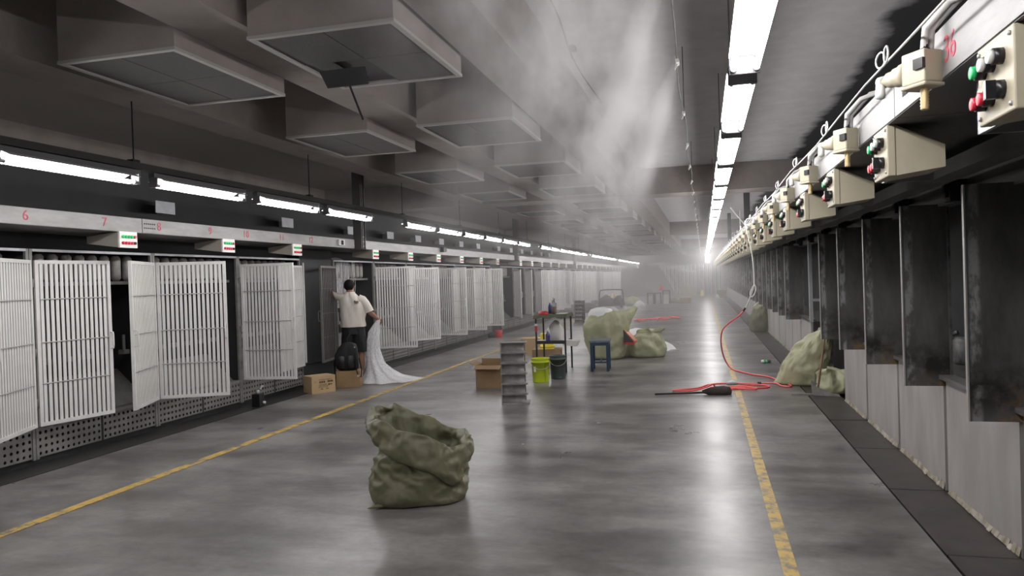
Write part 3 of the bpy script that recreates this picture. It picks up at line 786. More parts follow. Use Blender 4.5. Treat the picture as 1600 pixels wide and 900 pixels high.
# ================================================================== SACKS
def sgnpow(v, e): return math.copysign(abs(v) ** e, v)
def ridge(p, s, seed, st=(1, 1, 1)):
    q = Vector((p[0] * s * st[0] + seed, p[1] * s * st[1] - seed * .7, p[2] * s * st[2] + seed * .37))
    q += noise.noise_vector(q * .55) * .45
    return .5 - 1.9 * abs(noise.noise(q))
def fill_rows(R, m):
    out = []; n = len(R[0])
    for i in range(len(R) - 1):
        a0, a1, a2, a3 = R[max(i - 1, 0)], R[i], R[i + 1], R[min(i + 2, len(R) - 1)]
        for k in range(m):
            t_ = k / m
            out.append([.5 * ((2 * a1[j]) + (a2[j] - a0[j]) * t_ + (2 * a0[j] - 5 * a1[j] + 4 * a2[j] - a3[j]) * t_ ** 2 + (3 * a1[j] - a0[j] - 3 * a2[j] + a3[j]) * t_ ** 3) for j in range(n)])
    out.append(R[-1]); return out
def crumple(R, A, seed, amp, m=4, base=.03, st=(1, 1, 1)):
    R = fill_rows([[Vector(p) for p in r] for r in R], m); out = []
    for r in R:
        row = []
        for j, p in enumerate(r):
            k = amp * min(1, .25 + max(0, p.z) / base * .1)
            d = k * (.050 * ridge(p, 4.2, seed, st) + .026 * ridge(p, 9.0, seed + 3, st) + .010 * ridge(p, 19.0, seed + 7) + .02 * fbm(p, 3, seed))
            a = A[j]
            row.append((p.x + d * math.cos(a), p.y + d * math.sin(a), max(0.0, p.z + (.35 * d if p.z > .05 else 0))))
        out.append(row)
    return out
def open_sack(name, label, loc, rz, seed=1.0):
    t = thing(name, label, 'sack', loc, rz)
    n = 230; rx, ry = .325, .25
    A = [2 * math.pi * k / n for k in range(n)]
    def zr(a): return .545 - .125 * math.cos(a) + .045 * math.sin(a) + .020 * math.sin(3 * a + 1) + .012 * math.sin(7 * a)
    def lipw(a): return .15 + .06 * math.cos(a + .9) - .06 * math.sin(a) + .02 * math.sin(4 * a)
    def pt(a, R_, z, sx=0, e=.72): return (rx * R_ * sgnpow(math.cos(a), e) + sx, ry * R_ * sgnpow(math.sin(a), e), z)
    body = [(0, .90), (.012, 1.0), (.05, 1.06), (.10, 1.08), (.16, 1.06), (.22, 1.03), (.28, 1.0), (.33, .95), (.38, .90), (.42, .87)]
    rows = []
    for z, R_ in body:
        rows.append([pt(a, R_ + .06 * (1 - z / .42) * math.cos(a + 2.6), z * min(1, (zr(a) - lipw(a) + .05) / .42), -.02 + .04 * z) for a in A])
    K = [[] for _ in range(8)]
    for a in A:
        R0 = 1.0 - .03 * math.cos(a); w = lipw(a); h = zr(a); sx = -.005
        for q, (dr, zz) in enumerate(((.07, h - w), (.13, h - w * .78), (.13, h - w * .4), (.07, h - w * .1), (-.01, h), (-.09, h - .035), (-.17, h - .14), (-.34, min(h - .2, .26)))):
            K[q].append(pt(a, R0 + dr, zz, sx))
    R = crumple(rows + K, A, seed, 1.0, 4, .03, (.8, 1, 1.3))
    obj('sack_cloth', MB().grid(R), 'sack', t)
    obj('contents', MB().grid([[(.24 * math.cos(a) * q - .005, .18 * math.sin(a) * q, .20 + .05 * (1 - q) + .02 * fbm((math.cos(a) * q, math.sin(a) * q, 0), 3, 2)) for a in A[::6]] for q in (1.0, .7, .4, .05)]), 'sack_in', t)
    ear = MB().grid([[(-.28 - .11 * u + .01 * math.cos(a), -.17 - .075 * u + (.05 * (1 - u) + .006) * math.cos(a), .022 + (.02 * (1 - u) + .004) * math.sin(a)) for a in A[::16]] for u in (0, .3, .6, .85, 1)])
    obj('corner_ear', ear, 'sack', t)
    return t
open_sack('woven_sack', 'open olive woven sack with folded-down rim, alone on the bare floor in front', (-2.06, 5.12, 0), .38, 3.3)

def full_sack(name, label, loc, rz, rows_, seed, material='sack_lt', amp=1.0, ears=(), group=None, n=120, exp=.85, st=(1, 1, .8)):
    t = thing(name, label, 'sack', loc, rz, group)
    A = [2 * math.pi * k / n for k in range(n)]; R = []
    for (z, rx, ry, cx, cy) in rows_:
        row = []
        for a in A:
            x = cx + rx * sgnpow(math.cos(a), exp); y = cy + ry * sgnpow(math.sin(a), exp); zz = z
            for (a0, z0, wa, wz, out, upz) in ears:
                da = math.atan2(math.sin(a - a0), math.cos(a - a0)); g = math.exp(-(da / wa) ** 2 - ((z - z0) / wz) ** 2)
                x += out * g * math.cos(a0); y += out * g * math.sin(a0); zz += upz * g
            row.append((x, y, zz))
        R.append(row)
    R = crumple(R, A, seed, amp, 4, .03, st)
    mb = MB().grid(R); mb.add(R[-1], [tuple(range(n))], True)
    obj('sack_cloth', mb, material, t)
    return t
s = full_sack('woven_sack', 'tall bulging light olive sack with white fibre showing at its mouth, behind the blue stool', (-1.87, 14.45, 0), .13,
          [(0, .28, .22, 0, 0), (.05, .33, .26, 0, 0), (.2, .35, .28, -.01, 0), (.4, .41, .31, -.02, 0), (.6, .44, .32, -.01, 0), (.75, .42, .3, .02, 0), (.86, .36, .25, .06, 0), (.92, .28, .17, .10, .02)], 4.1,
          ears=[(0, .9, .5, .14, .20, .10)])
obj('fibre_fill', MB().lathe([(.26, .80), (.25, .9), (.2, .97), (.1, 1.0), (0, 1.01)], (-.1, .06, 0), 20), 'fibre', s)
full_sack('woven_sack', 'squat tied light olive sack with a pointed ear, right of the blue stool', (-1.1, 14.75, 0), .1,
          [(0, .3, .22, 0, 0), (.04, .34, .26, 0, 0), (.15, .35, .27, 0, 0), (.28, .33, .26, -.01, 0), (.38, .28, .2, 0, 0), (.45, .2, .12, .02, 0), (.5, .22, .10, .06, 0), (.55, .24, .07, .10, 0)], 7.7,
          ears=[(-.1, .53, .8, .12, .07, .04), (3.3, .54, .7, .06, .03, -.02)])
full_sack('woven_sack', 'low slumped olive sack squeezed between the tall and the tied one', (-1.62, 14.95, 0), .1,
          [(0, .32, .22, 0, 0), (.04, .36, .26, 0, 0), (.15, .35, .25, 0, 0), (.27, .27, .2, 0, 0), (.36, .16, .12, 0, 0), (.4, .06, .05, 0, 0)], 9.2)
full_sack('woven_sack', 'big plump light olive sack leaning on the steel sheets at the right', (1.36, 11.15, 0), -.05,
          [(0, .30, .25, -.02, 0), (.03, .34, .28, -.02, 0), (.14, .33, .29, .0, 0), (.28, .30, .28, .03, 0), (.42, .27, .26, .07, 0), (.55, .22, .22, .13, 0), (.66, .16, .16, .19, .0), (.74, .09, .08, .24, .0), (.8, .1, .03, .27, 0)], 12.3, amp=1.25,
          ears=[(3.5, .02, .45, .06, .09, 0)])
full_sack('woven_sack', 'crumpled nearly empty olive sack behind the dustpan', (1.60, 10.35, 0), .2,
          [(0, .2, .16, 0, 0), (.03, .24, .18, 0, 0), (.1, .23, .17, .02, 0), (.18, .19, .13, .03, .02), (.24, .2, .10, .05, .03), (.30, .2, .05, .07, .04)], 15.9, amp=1.5)
full_sack('woven_sack', 'olive sack with a white top standing by the far right-hand base', (1.42, 20.9, 0), 0,
          [(0, .2, .2, 0, 0), (.05, .24, .24, 0, 0), (.3, .25, .25, .02, 0), (.55, .22, .22, .03, 0), (.72, .15, .15, .05, 0), (.8, .05, .05, .05, 0)], 18.0, material='sack')

# ================================================================== THE MAN
def skin_obj(name, V, E_, material, parent, root=0, sub=2):
    me = bpy.data.meshes.new(name); me.from_pydata([v[0] for v in V], E_, []); me.update(); me.materials.append(M[material])
    o = bpy.data.objects.new(name, me); C.objects.link(o); o.parent = parent
    KIDS.setdefault(parent.name, []).append(o)
    md = o.modifiers.new('skin', 'SKIN'); md.use_smooth_shade = True; md.use_x_symmetry = False
    sv = me.skin_vertices[0].data
    for i, v in enumerate(V):
        r = v[1]; sv[i].radius = r if isinstance(r, tuple) else (r, r)
        sv[i].use_root = (i == root)
    ss = o.modifiers.new('sub', 'SUBSURF'); ss.levels = sub; ss.render_levels = sub
    return o
man = thing('person', 'man in white T-shirt and black shorts seen from behind, arm raised, pulling out white fibre', 'person', (-5.72, 11.30, 0), .463)
V = [((0, 0, .92), (.15, .11)), ((-.005, .0, 1.10), (.13, .095)), ((-.01, .01, 1.27), (.135, .095)), ((-.02, .01, 1.37), (.09, .065)), ((-.03, .02, 1.46), (.06, .06)), ((-.045, .035, 1.53), (.06, .065)),   # 0-5 pelvis..neck
     ((-.05, .04, 1.585), (.078, .092)), ((-.05, .04, 1.645), (.07, .085)), ((-.05, .04, 1.675), (.045, .055)),                    # 6-8 head
     ((-.17, .02, 1.39), .05), ((-.27, .06, 1.425), .052), ((-.34, .14, 1.47), .044), ((-.385, .24, 1.53), .034), ((-.395, .29, 1.57), (.042, .02)),  # 9-13 left arm raised
     ((.155, .0, 1.335), .05), ((.235, -.02, 1.25), .052), ((.28, -.02, 1.13), .046), ((.35, .03, 1.065), .042), ((.40, .07, 1.02), .03), ((.425, .09, 1.0), (.042, .022)),  # 14-19 right arm
     ((.085, .0, .86), .095), ((.10, -.005, .66), .078), ((.115, 0, .48), .056), ((.12, -.01, .36), .056), ((.125, -.015, .22), .042), ((.125, -.02, .09), .035), ((.13, .06, .045), (.038, .035)), ((.135, .15, .03), (.034, .025)),  # 20-27 right leg
     ((-.085, .0, .86), .095), ((-.10, .03, .66), .078), ((-.11, .05, .48), .056), ((-.11, .04, .36), .056), ((-.115, .03, .22), .042), ((-.12, .03, .09), .035), ((-.125, .11, .045), (.038, .035)), ((-.13, .2, .03), (.034, .025))]
Ed = [(0, 1), (1, 2), (2, 3), (3, 4), (4, 5), (5, 6), (6, 7), (7, 8), (3, 9), (9, 10), (10, 11), (11, 12), (12, 13), (3, 14), (14, 15), (15, 16), (16, 17), (17, 18), (18, 19),
      (0, 20), (20, 21), (21, 22), (22, 23), (23, 24), (24, 25), (25, 26), (26, 27), (0, 28), (28, 29), (29, 30), (30, 31), (31, 32), (32, 33), (33, 34), (34, 35)]
def fingers(hand_i, base, fwd, side, curl):
    b = Vector(base); f = Vector(fwd).normalized(); s_ = Vector(side).normalized(); c = Vector(curl).normalized()
    for q, (off, ln) in enumerate(((-.028, .068), (-.009, .078), (.010, .072), (.028, .055))):
        r0 = b + s_ * off + f * .03
        p = [r0, r0 + f * ln * .5, r0 + f * ln * .75 + c * ln * .35, r0 + f * ln * .7 + c * ln * .7]
        i0 = len(V)
        for k, pp in enumerate(p): V.append((tuple(pp), (.0098 - .0006 * k)))
        Ed.append((hand_i, i0)); Ed.extend([(i0 + k, i0 + k + 1) for k in range(3)])
    i0 = len(V); r0 = b - s_ * .035
    V.append((tuple(r0), .012)); V.append((tuple(r0 - s_ * .02 + f * .03 + c * .015), .0105)); V.append((tuple(r0 - s_ * .012 + f * .06 + c * .03), .0095))
    Ed.extend([(hand_i, i0), (i0, i0 + 1), (i0 + 1, i0 + 2)])
fingers(19, (.425, .09, 1.0), (.6, .5, -.5), (0.2, .6, .7), (-.6, .1, -.6))
fingers(13, (-.395, .29, 1.57), (-.2, .5, .7), (.7, .4, -.1), (.2, .7, -.3))
skin_obj('body', V, Ed, 'skin', man)
# ears, nose (facing away), hair, clothes
for sx in (-1, 1): obj('ear', MB().lathe([(0, -.03), (.014, -.022), (.018, 0), (.014, .022), (0, .03)], (-.05 + sx * .083, .035, 1.575), 8, 'z', True, .6, 1.1), 'skin', man)
obj('face', MB().lathe([(0, -.02), (.013, -.014), (.011, .006), (.004, .03), (0, .034)], (-.05, .135, 1.575), 8).lathe([(0, -.006), (.022, 0), (0, .006)], (-.05, .122, 1.535), 8), 'skin', man)
hr = []
for i in range(12):
    ph = math.pi * .5 - (i / 11) * math.pi * .80
    hr.append([(-.05 + .088 * math.cos(ph) * math.cos(a), .03 + .105 * math.cos(ph) * math.sin(a) - (.012 if i > 6 else 0), 1.60 + .098 * math.sin(ph) + .004 * fbm((math.cos(a), math.sin(a), ph), 6, 2) + (.045 * max(0, math.sin(a)) if i > 6 else 0)) for a in [2 * math.pi * k / 28 for k in range(28)]])
obj('hair', MB().grid(hr), 'hair', man)
def loft(rings, n=40, seed=0.0, amp=.008):
    rows = []
    for (cx, cy, z, rx, ry, tilt) in rings:
        row = []
        for k in range(n):
            a = 2 * math.pi * k / n; x = cx + rx * sgnpow(math.cos(a), .9); y = cy + ry * sgnpow(math.sin(a), .9); zz = z + tilt * math.cos(a)
            d = amp * (fbm((x * 1.0, y, zz * .6 + x * .8), 9, seed) * 1.5)
            row.append((x + d * math.cos(a), y + d * math.sin(a), zz))
        rows.append(row)
    return rows
sh = MB().grid(loft([(0, 0, .90, .212, .15, 0), (0, 0, .93, .214, .155, 0), (0, 0, 1.0, .208, .15, 0), (-.003, 0, 1.1, .205, .148, 0), (-.008, .005, 1.2, .208, .148, 0), (-.012, .01, 1.28, .212, .146, -.01), (-.015, .01, 1.34, .205, .135, -.02), (-.02, .012, 1.39, .175, .118, -.025), (-.025, .02, 1.43, .13, .10, -.02), (-.035, .025, 1.465, .09, .085, -.01), (-.04, .028, 1.49, .07, .072, 0)], 48, 2.0, .02))
sh.grid([[(cx + r * math.cos(a) * ux, cy + r * math.sin(a), cz + r * math.cos(a) * uz) for a in [2 * math.pi * k / 20 for k in range(20)]] for (cx, cy, cz, r, ux, uz) in ((.08, 0, 1.36, .09, .5, .86), (.155, 0, 1.335, .088, .62, .78), (.205, -.01, 1.275, .08, .84, .54), (.245, -.018, 1.20, .078, .93, .37), (.268, -.02, 1.14, .082, .93, .37))])
sh.grid([[(cx + r * math.cos(a) * ux, cy + r * math.sin(a), cz + r * math.cos(a) * uz) for a in [2 * math.pi * k / 20 for k in range(20)]] for (cx, cy, cz, r, ux, uz) in ((-.08, 0, 1.36, .09, -.4, .9), (-.16, .015, 1.385, .085, -.2, .97), (-.23, .04, 1.405, .076, -.25, .96), (-.30, .085, 1.435, .074, -.3, .95))])
t_sh = obj('t_shirt', sh, 'shirt', man)
mk = MB()
for (x0, z0, x1, z1) in ((.025, 1.315, .035, 1.345), (.035, 1.345, .045, 1.315), (.05, 1.33, .06, 1.328), (.062, 1.31, .075, 1.335), (.078, 1.335, .085, 1.31), (.088, 1.318, .11, 1.335), (.03, 1.30, .10, 1.302)):
    mk.bar((x0, -.152, z0), (x1, -.152, z1), .03, .008)
obj('shirt_print', mk, 'ink', t_sh)
so = MB().grid(loft([(0, 0, .97, .165, .125, 0), (0, 0, .92, .182, .138, 0), (0, 0, .84, .19, .145, 0), (0, 0, .78, .192, .145, 0)], 40, 6, .006))
so.grid(loft([(.085, 0, .86, .10, .135, 0), (.095, 0, .74, .105, .125, 0), (.105, 0, .6, .105, .112, 0), (.11, 0, .48, .108, .11, 0)], 28, 7, .012))
so.grid(loft([(-.085, 0.01, .86, .10, .135, 0), (-.095, .03, .74, .105, .125, 0), (-.105, .04, .6, .105, .112, 0), (-.11, .05, .48, .108, .11, 0)], 28, 8, .012))
obj('shorts', so, 'shorts', man)
for sx, dy in ((.13, 0), (-.125, .05)):
    obj('shoe', MB().grid([[(sx + w * sgnpow(math.cos(a), .7), .04 + dy + l * sgnpow(math.sin(a), .8) + off, z) for a in [2 * math.pi * k / 20 for k in range(20)]] for (z, w, l, off) in ((0, .048, .14, .03), (.03, .052, .145, .03), (.05, .05, .135, .025), (.075, .044, .10, .0), (.10, .04, .06, -.035))]), 'shoe', man)

# white fibre streaming from his hand to the floor
t = thing('fibre_web', 'translucent white fibre web hanging from the man\'s hand and spreading over the floor', 'fibre', (-5.45, 11.45, 0), .42)
def fibre_material():
    m, nt, b = new_mat('fibre_film'); N, L = nt.nodes, nt.links
    tc = N.new('ShaderNodeTexCoord'); mp = N.new('ShaderNodeMapping'); mp.inputs['Scale'].default_value = (70, 70, 2.2); L.new(tc.outputs['Object'], mp.inputs[0])
    n = N.new('ShaderNodeTexNoise'); n.inputs['Scale'].default_value = 1.0; n.inputs['Detail'].default_value = 5; L.new(mp.outputs[0], n.inputs['Vector'])
    r = N.new('ShaderNodeMapRange'); r.inputs['From Min'].default_value = .3; r.inputs['From Max'].default_value = .65; r.inputs['To Min'].default_value = .5; r.inputs['To Max'].default_value = .9
    L.new(n.outputs['Fac'], r.inputs[0]); L.new(r.outputs[0], b.inputs['Alpha'])
    b.inputs['Base Color'].default_value = (.9, .9, .92, 1); b.inputs['Roughness'].default_value = .9
    return m
M['web'] = fibre_material()
rows = []
for (z, cx, cy, rx, ry) in ((1.0, .11, .06, .02, .02), (.92, .07, .03, .05, .04), (.8, .03, 0, .09, .05), (.6, .0, -.02, .10, .06), (.42, .0, -.05, .11, .08), (.28, .03, -.10, .14, .12), (.16, .08, -.14, .21, .18), (.07, .14, -.20, .31, .26), (.03, .18, -.24, .42, .34), (.006, .24, -.28, .54, .42)):
    rows.append([(cx + rx * math.cos(a) * (1 + .25 * fbm((math.cos(a), math.sin(a), z * .3), 2.5, 5)), cy + ry * math.sin(a) * (1 + .25 * fbm((math.cos(a), math.sin(a), z * .3), 2.5, 8)), z) for a in [2 * math.pi * k / 56 for k in range(56)]])
obj('web_sheet', MB().grid(rows), 'web', t)
rows2 = []
for i, (z, cx, cy, rx, ry) in enumerate(((.99, .1, 0, .02, .02), (.8, .02, 0, .08, .04), (.5, .01, -.02, .09, .05), (.25, .05, -.06, .12, .09), (.1, .1, -.12, .2, .16), (.01, .15, -.18, .32, .24))):
    rows2.append([(cx + rx * math.cos(a) * (1 + .3 * fbm((math.cos(a), math.sin(a), z * .3), 2.5, 15)), cy + ry * math.sin(a), z) for a in [2 * math.pi * k / 40 for k in range(40)]])
obj('inner_sheet', MB().grid(rows2), 'web', t)
rf = random.Random(3); mb = MB()
for k in range(150):
    a = rf.uniform(0, 6.28); rr = rf.uniform(.3, 1.1); pts = []
    for (z, cx, cy, rx, ry) in ((.98, .1, .05, .03, .03), (.8, .03, 0, .09, .05), (.5, .0, -.03, .11, .08), (.25, .04, -.10, .16, .14), (.08, .13, -.19, .31, .27), (.01, .22, -.27, .54, .42)):
        pts.append((cx + rx * rr * math.cos(a) + rf.uniform(-.01, .01), cy + ry * rr * math.sin(a) + rf.uniform(-.01, .01), z))
    mb.tube(pts, .0016, 3, False)
obj('filaments', mb, 'fibre', t)['kind'] = 'stuff'
# threads and film inside the open bay
t = thing('thread_curtain', 'pale plastic film and slanting threads in the open bay above the man\'s head', 'film', (-6.36, 11.6, 1.2))
rows = [[(-.02 + .1 * s_ + .03 * math.sin(7 * u + s_ * 3), u * .75, .1 + .75 * s_ + .05 * math.sin(u * 5)) for u in [k / 24 for k in range(25)]] for s_ in [k / 10 for k in range(11)]]
obj('film', MB().grid(rows, False), 'film', t)
mb = MB()
for k in range(40):
    u = rf.uniform(0, .8); mb.tube([(.16, u, .82), (.1 + rf.uniform(-.04, .04), u + .1, .4), (.02, u + .22, .0)], .0022, 3, False)
obj('threads', mb, 'fibre', t)['kind'] = 'stuff'

# ================================================================== CARTONS, BAG, FLOOR THINGS BY THE MAN
def carton(label, loc, rz, w, d, h, material='carton', open_=False, flaps=True, tape=True, printed=None):
    t = thing('cardboard_carton', label, 'carton', loc, rz); k = .006
    mb = MB().box(0, w, 0, k, 0, h).box(0, w, d - k, d, 0, h).box(0, k, k, d - k, 0, h).box(w - k, w, k, d - k, 0, h).box(k, w - k, k, d - k, 0, k)
    obj('box', mb, material, t)
    if open_:
        obj('flap', MB().add([(0, 0, h), (w, 0, h), (w, -.10, h - .045), (0, -.10, h - .045), (0, .004, h - .004), (w, .004, h - .004), (w, -.10, h - .05), (0, -.10, h - .05)], [(0, 1, 2, 3), (7, 6, 5, 4), (2, 6, 7, 3), (0, 3, 7, 4), (1, 5, 6, 2)]), material, t)
        obj('flap', MB().add([(0, 0, h), (0, d, h), (-.09, d, h + .03), (-.09, 0, h + .03), (0, 0, h - .005), (0, d, h - .005), (-.09, d, h + .025), (-.09, 0, h + .025)], [(0, 1, 2, 3), (7, 6, 5, 4), (2, 6, 7, 3), (0, 3, 7, 4), (1, 5, 6, 2)]), material, t)
        obj('flap', MB().box(0, w, d - .006, d, h, h + .07), material, t)
        obj('inside', MB().box(k, w - k, k, d - k, h * .4, h * .42), 'carton_in', t)
    else:
        obj('lid', MB().box(0, w, 0, d / 2 - .002, h, h + .005).box(0, w, d / 2 + .002, d, h, h + .006), material, t)
        if tape: obj('tape', MB().box(-.001, w + .001, d / 2 - .025, d / 2 + .025, h + .0062, h + .0072), 'carton_lt', t)
    if printed: printed(t, w, h)
    return t
def print1(t, w, h):
    mb = MB(); y = -.0012
    def blk(x0, x1, z0, z1): mb.box(x0 * w, x1 * w, y, .0, z0 * h, z1 * h)
    # heavy title line, a thin line above, small lines below, the square block
    x = .32
    for ww in (.045, .02, .045, .03, .05): blk(x, x + ww, .60, .72); x += ww + .012
    x = .66
    for ww in (.03, .05, .03, .04, .05): blk(x, x + ww, .62, .73); x += ww + .008
    for z, a, b_ in ((.78, .30, .85), (.50, .30, .60), (.42, .30, .72), (.34, .28, .66)):
        q = a
        while q < b_: ww = random.uniform(.012, .04); blk(q, q + ww, z, z + .035); q += ww + .012
    for q in (.38, .43, .60, .66): blk(q, q + .035, .22, .28)
    blk(.70, .76, .44, .54); blk(.78, .86, .46, .52)
    for q in range(4): blk(.12 + .012 * q, .19 - .012 * q, .66 + .03 * q, .67 + .03 * q)
    obj('print', mb, 'ink', t)
carton('light brown printed carton on the floor, left of the man under the black bag', (-5.66, 9.78, 0), .97, .385, .28, .25, 'carton_lt', printed=print1)
carton('plain brown carton under the black bag behind the man', (-5.60, 10.42, 0), .30, .37, .28, .25, 'carton', tape=True)
t = thing('backpack', 'black backpack slumped on the brown carton behind the man', 'bag', (-5.49, 10.60, .257), .3)
rows = []
for (z, rx, ry, cx) in ((0, .13, .07, 0), (.03, .17, .10, 0), (.12, .185, .12, -.005), (.24, .175, .115, -.01), (.34, .15, .10, 0), (.41, .11, .075, .02), (.44, .05, .04, .02)):
    rows.append([(cx + rx * sgnpow(math.cos(a), .7) + .02 * fbm((math.cos(a), math.sin(a), z * 3), 2.5, 4), ry * sgnpow(math.sin(a), .7) + .015 * fbm((math.cos(a), math.sin(a), z * 3), 3, 7), z) for a in [2 * math.pi * k / 36 for k in range(36)]])
mb = MB().grid(rows); mb.add(rows[-1], [tuple(range(36))]); obj('main_pouch', mb, 'bag', t)
for sx in (-.07, .06): obj('side_pocket', MB().grid([[(sx + .055 * math.cos(a) * q, -.10 - .035 * max(0, -math.sin(a)) * q, .14 + .10 * math.cos(b_)) for a in [math.pi + math.pi * k / 10 for k in range(11)]] for b_, q in ((0, .6), (.6, .95), (1.57, 1.0), (2.5, .95), (3.14, .6))], False), 'black_gloss', t)
obj('strap', MB().tube([(.02, -.03, .42), (.0, -.02, .50), (.05, .02, .58), (.02, .06, .60)], .012, 6), 'bag', t)
obj('strap', MB().tube([(.12, -.06, .3), (.17, -.13, .18), (.16, -.16, .03), (.19, -.17, -.08), (.23, -.16, -.10), (.24, -.14, .02), (.2, -.1, .2)], .009, 6), 'bag', t)
obj('buckle', MB().box(.175, .205, -.19, -.17, -.09, -.06).box(.13, .15, -.125, -.115, .36, .38), 'galv', t)

t = thing('sump_unit', 'small black unit with a pale cap standing below the perforated panels', 'pump', (-5.86, 8.72, .006))
obj('case', MB().box(-.06, .06, -.06, .06, 0, .17), 'black_gloss', t, bevel=.008); obj('cap', MB().lathe([(0, .17), (.03, .17), (.03, .2), (.022, .22), (0, .225)], (0, 0, 0), 12), 'galv', t)
obj('spout', MB().tube([(0, .05, .22), (0, .1, .26), (0, .13, .25)], .014, 8), 'galv', t); obj('tap', MB().lathe([(0, 0), (.018, 0), (.018, .03), (0, .03)], (.06, .03, .05), 10, 'x'), 'white_btn', t)

# ================================================================== MIDDLE GROUP
carton('open brown carton with raised flaps beside the tiered metal rack', (-3.34, 10.5, 0), .0, .40, .34, .34, 'carton', True)
def rack(label, loc, rz):
    t = thing('bobbin_rack', label, 'rack', loc, rz, 'tiered metal racks'); w, d, h, n = .30, .22, .80, 6
    obj('side_plate', MB().box(-.012, .0, 0, d, 0, h), 'tin', t); obj('back_plate', MB().box(0, w, d - .012, d, 0, h), 'tin', t)
    for i in range(n):
        z0 = i * h / n; z1 = (i + 1) * h / n; prof = []
        # concave face curling out into a lip at each tier
        for (yy, f) in ((-.02, 0), (.0, .06), (.035, .2), (.045, .5), (.03, .8), (.0, .94), (-.03, 1.0)): prof.append((yy, z0 + f * (z1 - z0)))
        R = [[(x0, yy + (.0 if x0 < w - .05 else 0), z) for (yy, z) in prof] for x0 in (0, w * .5, w - .02)]
        R.append([(w + (.035 if f in (0, 6) else (.012 if f in (1, 5) else -.012)), yy + .02, z) for f, (yy, z) in enumerate(prof)])
        obj('tray', MB().grid(R, False), 'tin', t)
        obj('lip', MB().box(-.015, w + .03, -.035, d * .6, z1 - .012, z1 - .002), 'tin', t)
    obj('foot', MB().box(-.012, w + .05, -.03, d, -.0, .02), 'tin', t)
    return t
rack('grey metal rack of six curved tiers standing between the carton and the lime bucket', (-2.55, 9.13, 0), .2)
rack('distant pale tiered metal rack near the misty cages', (-4.45, 25.8, 0), -.6)
def bucket(name, label, loc, r, h, material, rz=0, handle=True, inner=None, flip=False, group=None):
    t = thing(name, label, 'bucket', loc, rz, group); q = -1 if flip else 1
    P = [(0, 0), (r * .9, 0), (r * .9, .012), (r * .985, h * .82), (r * 1.03, h * .82), (r * 1.03, h * .86), (r * 1.0, h * .87), (r * 1.02, h * .97), (r * 1.04, h * .98), (r * 1.04, h), (r * .96, h), (r * .86, .03), (0, .025)]
    if flip: P = [(a, h - b_) for a, b_ in P]
    obj('shell', MB().lathe(P, (0, 0, 0), 28), material, t)
    if handle:
        pts = [(r * 1.05 * math.cos(a), -r * .35 * math.sin(a) - .02, h * .84 - r * .75 * math.sin(a)) for a in [math.pi * k / 14 for k in range(15)]]
        pts = [(x, -math.sqrt(max(0, (r * 1.05) ** 2 - x * x)) - .004, z) for x, y, z in pts]
        obj('handle', MB().tube(pts, .004, 6), 'rod', t)
        obj('handle_lug', MB().box(r * 1.0, r * 1.09, -.02, .02, h * .78, h * .86).box(-r * 1.09, -r * 1.0, -.02, .02, h * .78, h * .86), material, t)
    if inner: obj('contents', MB().lathe([(0, h * .93), (r * .9, h * .9), (r * .9, h * .85)], (0, 0, 0), 20), inner, t)
    return t
bk = bucket('bucket', 'lime-green plastic bucket with a wire handle beside the dark bucket', (-2.50, 11.2, 0), .138, .37, 'lime', .3, True, 'carton_in')
obj('paper_label', MB().box(-.112, -.075, -.105, -.1, .17, .25), 'paper', bk)
obj('seam', MB().tube([(.06, -.125, .02), (.062, -.132, .3)], .002, 4), 'ink', bk)
bucket('bucket', 'dark green-grey bucket standing behind the lime-green one', (-2.30, 11.6, 0), .128, .37, 'dkgreen', .2, True, 'carton_in')
t = thing('work_table', 'tall narrow black metal table with a green cover, papers and bottles', 'table', (-2.80, 12.30, 0), .02)
for (x, y) in ((.0, .0), (.5, .0), (.0, .66), (.5, .66)): obj('leg', MB().bar((x, y, 0), (x, y, .975), .028), 'table_metal', t)
obj('top_frame', MB().box(-.015, .515, -.015, .675, .95, .98), 'table_metal', t); obj('shelf', MB().box(.0, .5, .0, .66, .50, .515).box(0, .5, -.012, .0, .49, .545).box(.5, .512, 0, .66, .49, .545), 'table_metal', t)
rows = [[(-.05 + .6 * u, -.05 + .76 * v, .986 + .006 * fbm((u, v, 0), 5, 3) - (.055 if (u < .02 or u > .98 or v < .02 or v > .98) else 0) * (1 + .3 * math.sin(u * 17 + v * 13))) for u in [0, .012, .03] + [k / 12 for k in range(1, 12)] + [.97, .988, 1]] for v in [0, .012, .03] + [k / 12 for k in range(1, 12)] + [.97, .988, 1]]
obj('cover', MB().grid(rows, False), 'cloth_green', t)
obj('red_grip', MB().box(-.02, .02, -.02, .02, .70, .80), 'red', t); obj('white_tape', MB().box(-.021, .021, -.021, .021, .80, .84), 'paper', t)
def bottle(label, loc, r, h, material, cap, lq=None):
    t = thing('bottle', label, 'bottle', loc)
    obj('glass_body', MB().lathe([(0, 0), (r, 0), (r, h * .6), (r * .8, h * .7), (r * .4, h * .8), (r * .4, h * .9)], (0, 0, 0), 16), material, t)
    if lq: obj('liquid', MB().lathe([(0, .004), (r * .93, .004), (r * .93, h * .42), (0, h * .42)], (0, 0, 0), 14), lq, t)
    obj('cap', MB().lathe([(0, h * .88), (r * .5, h * .88), (r * .5, h), (0, h)], (0, 0, 0), 12), cap, t)
bottle('clear bottle with amber liquid standing on the green table cover', (-2.50, 12.42, .995), .045, .30, 'glass', 'white_btn', 'amber')
bottle('slim indigo bottle behind the clear bottle on the table', (-2.60, 12.55, .995), .03, .21, 'indigo', 'paper')
t = thing('rag', 'crumpled dark red rag at the front corner of the green table cover', 'rag', (-2.68, 12.38, .99))
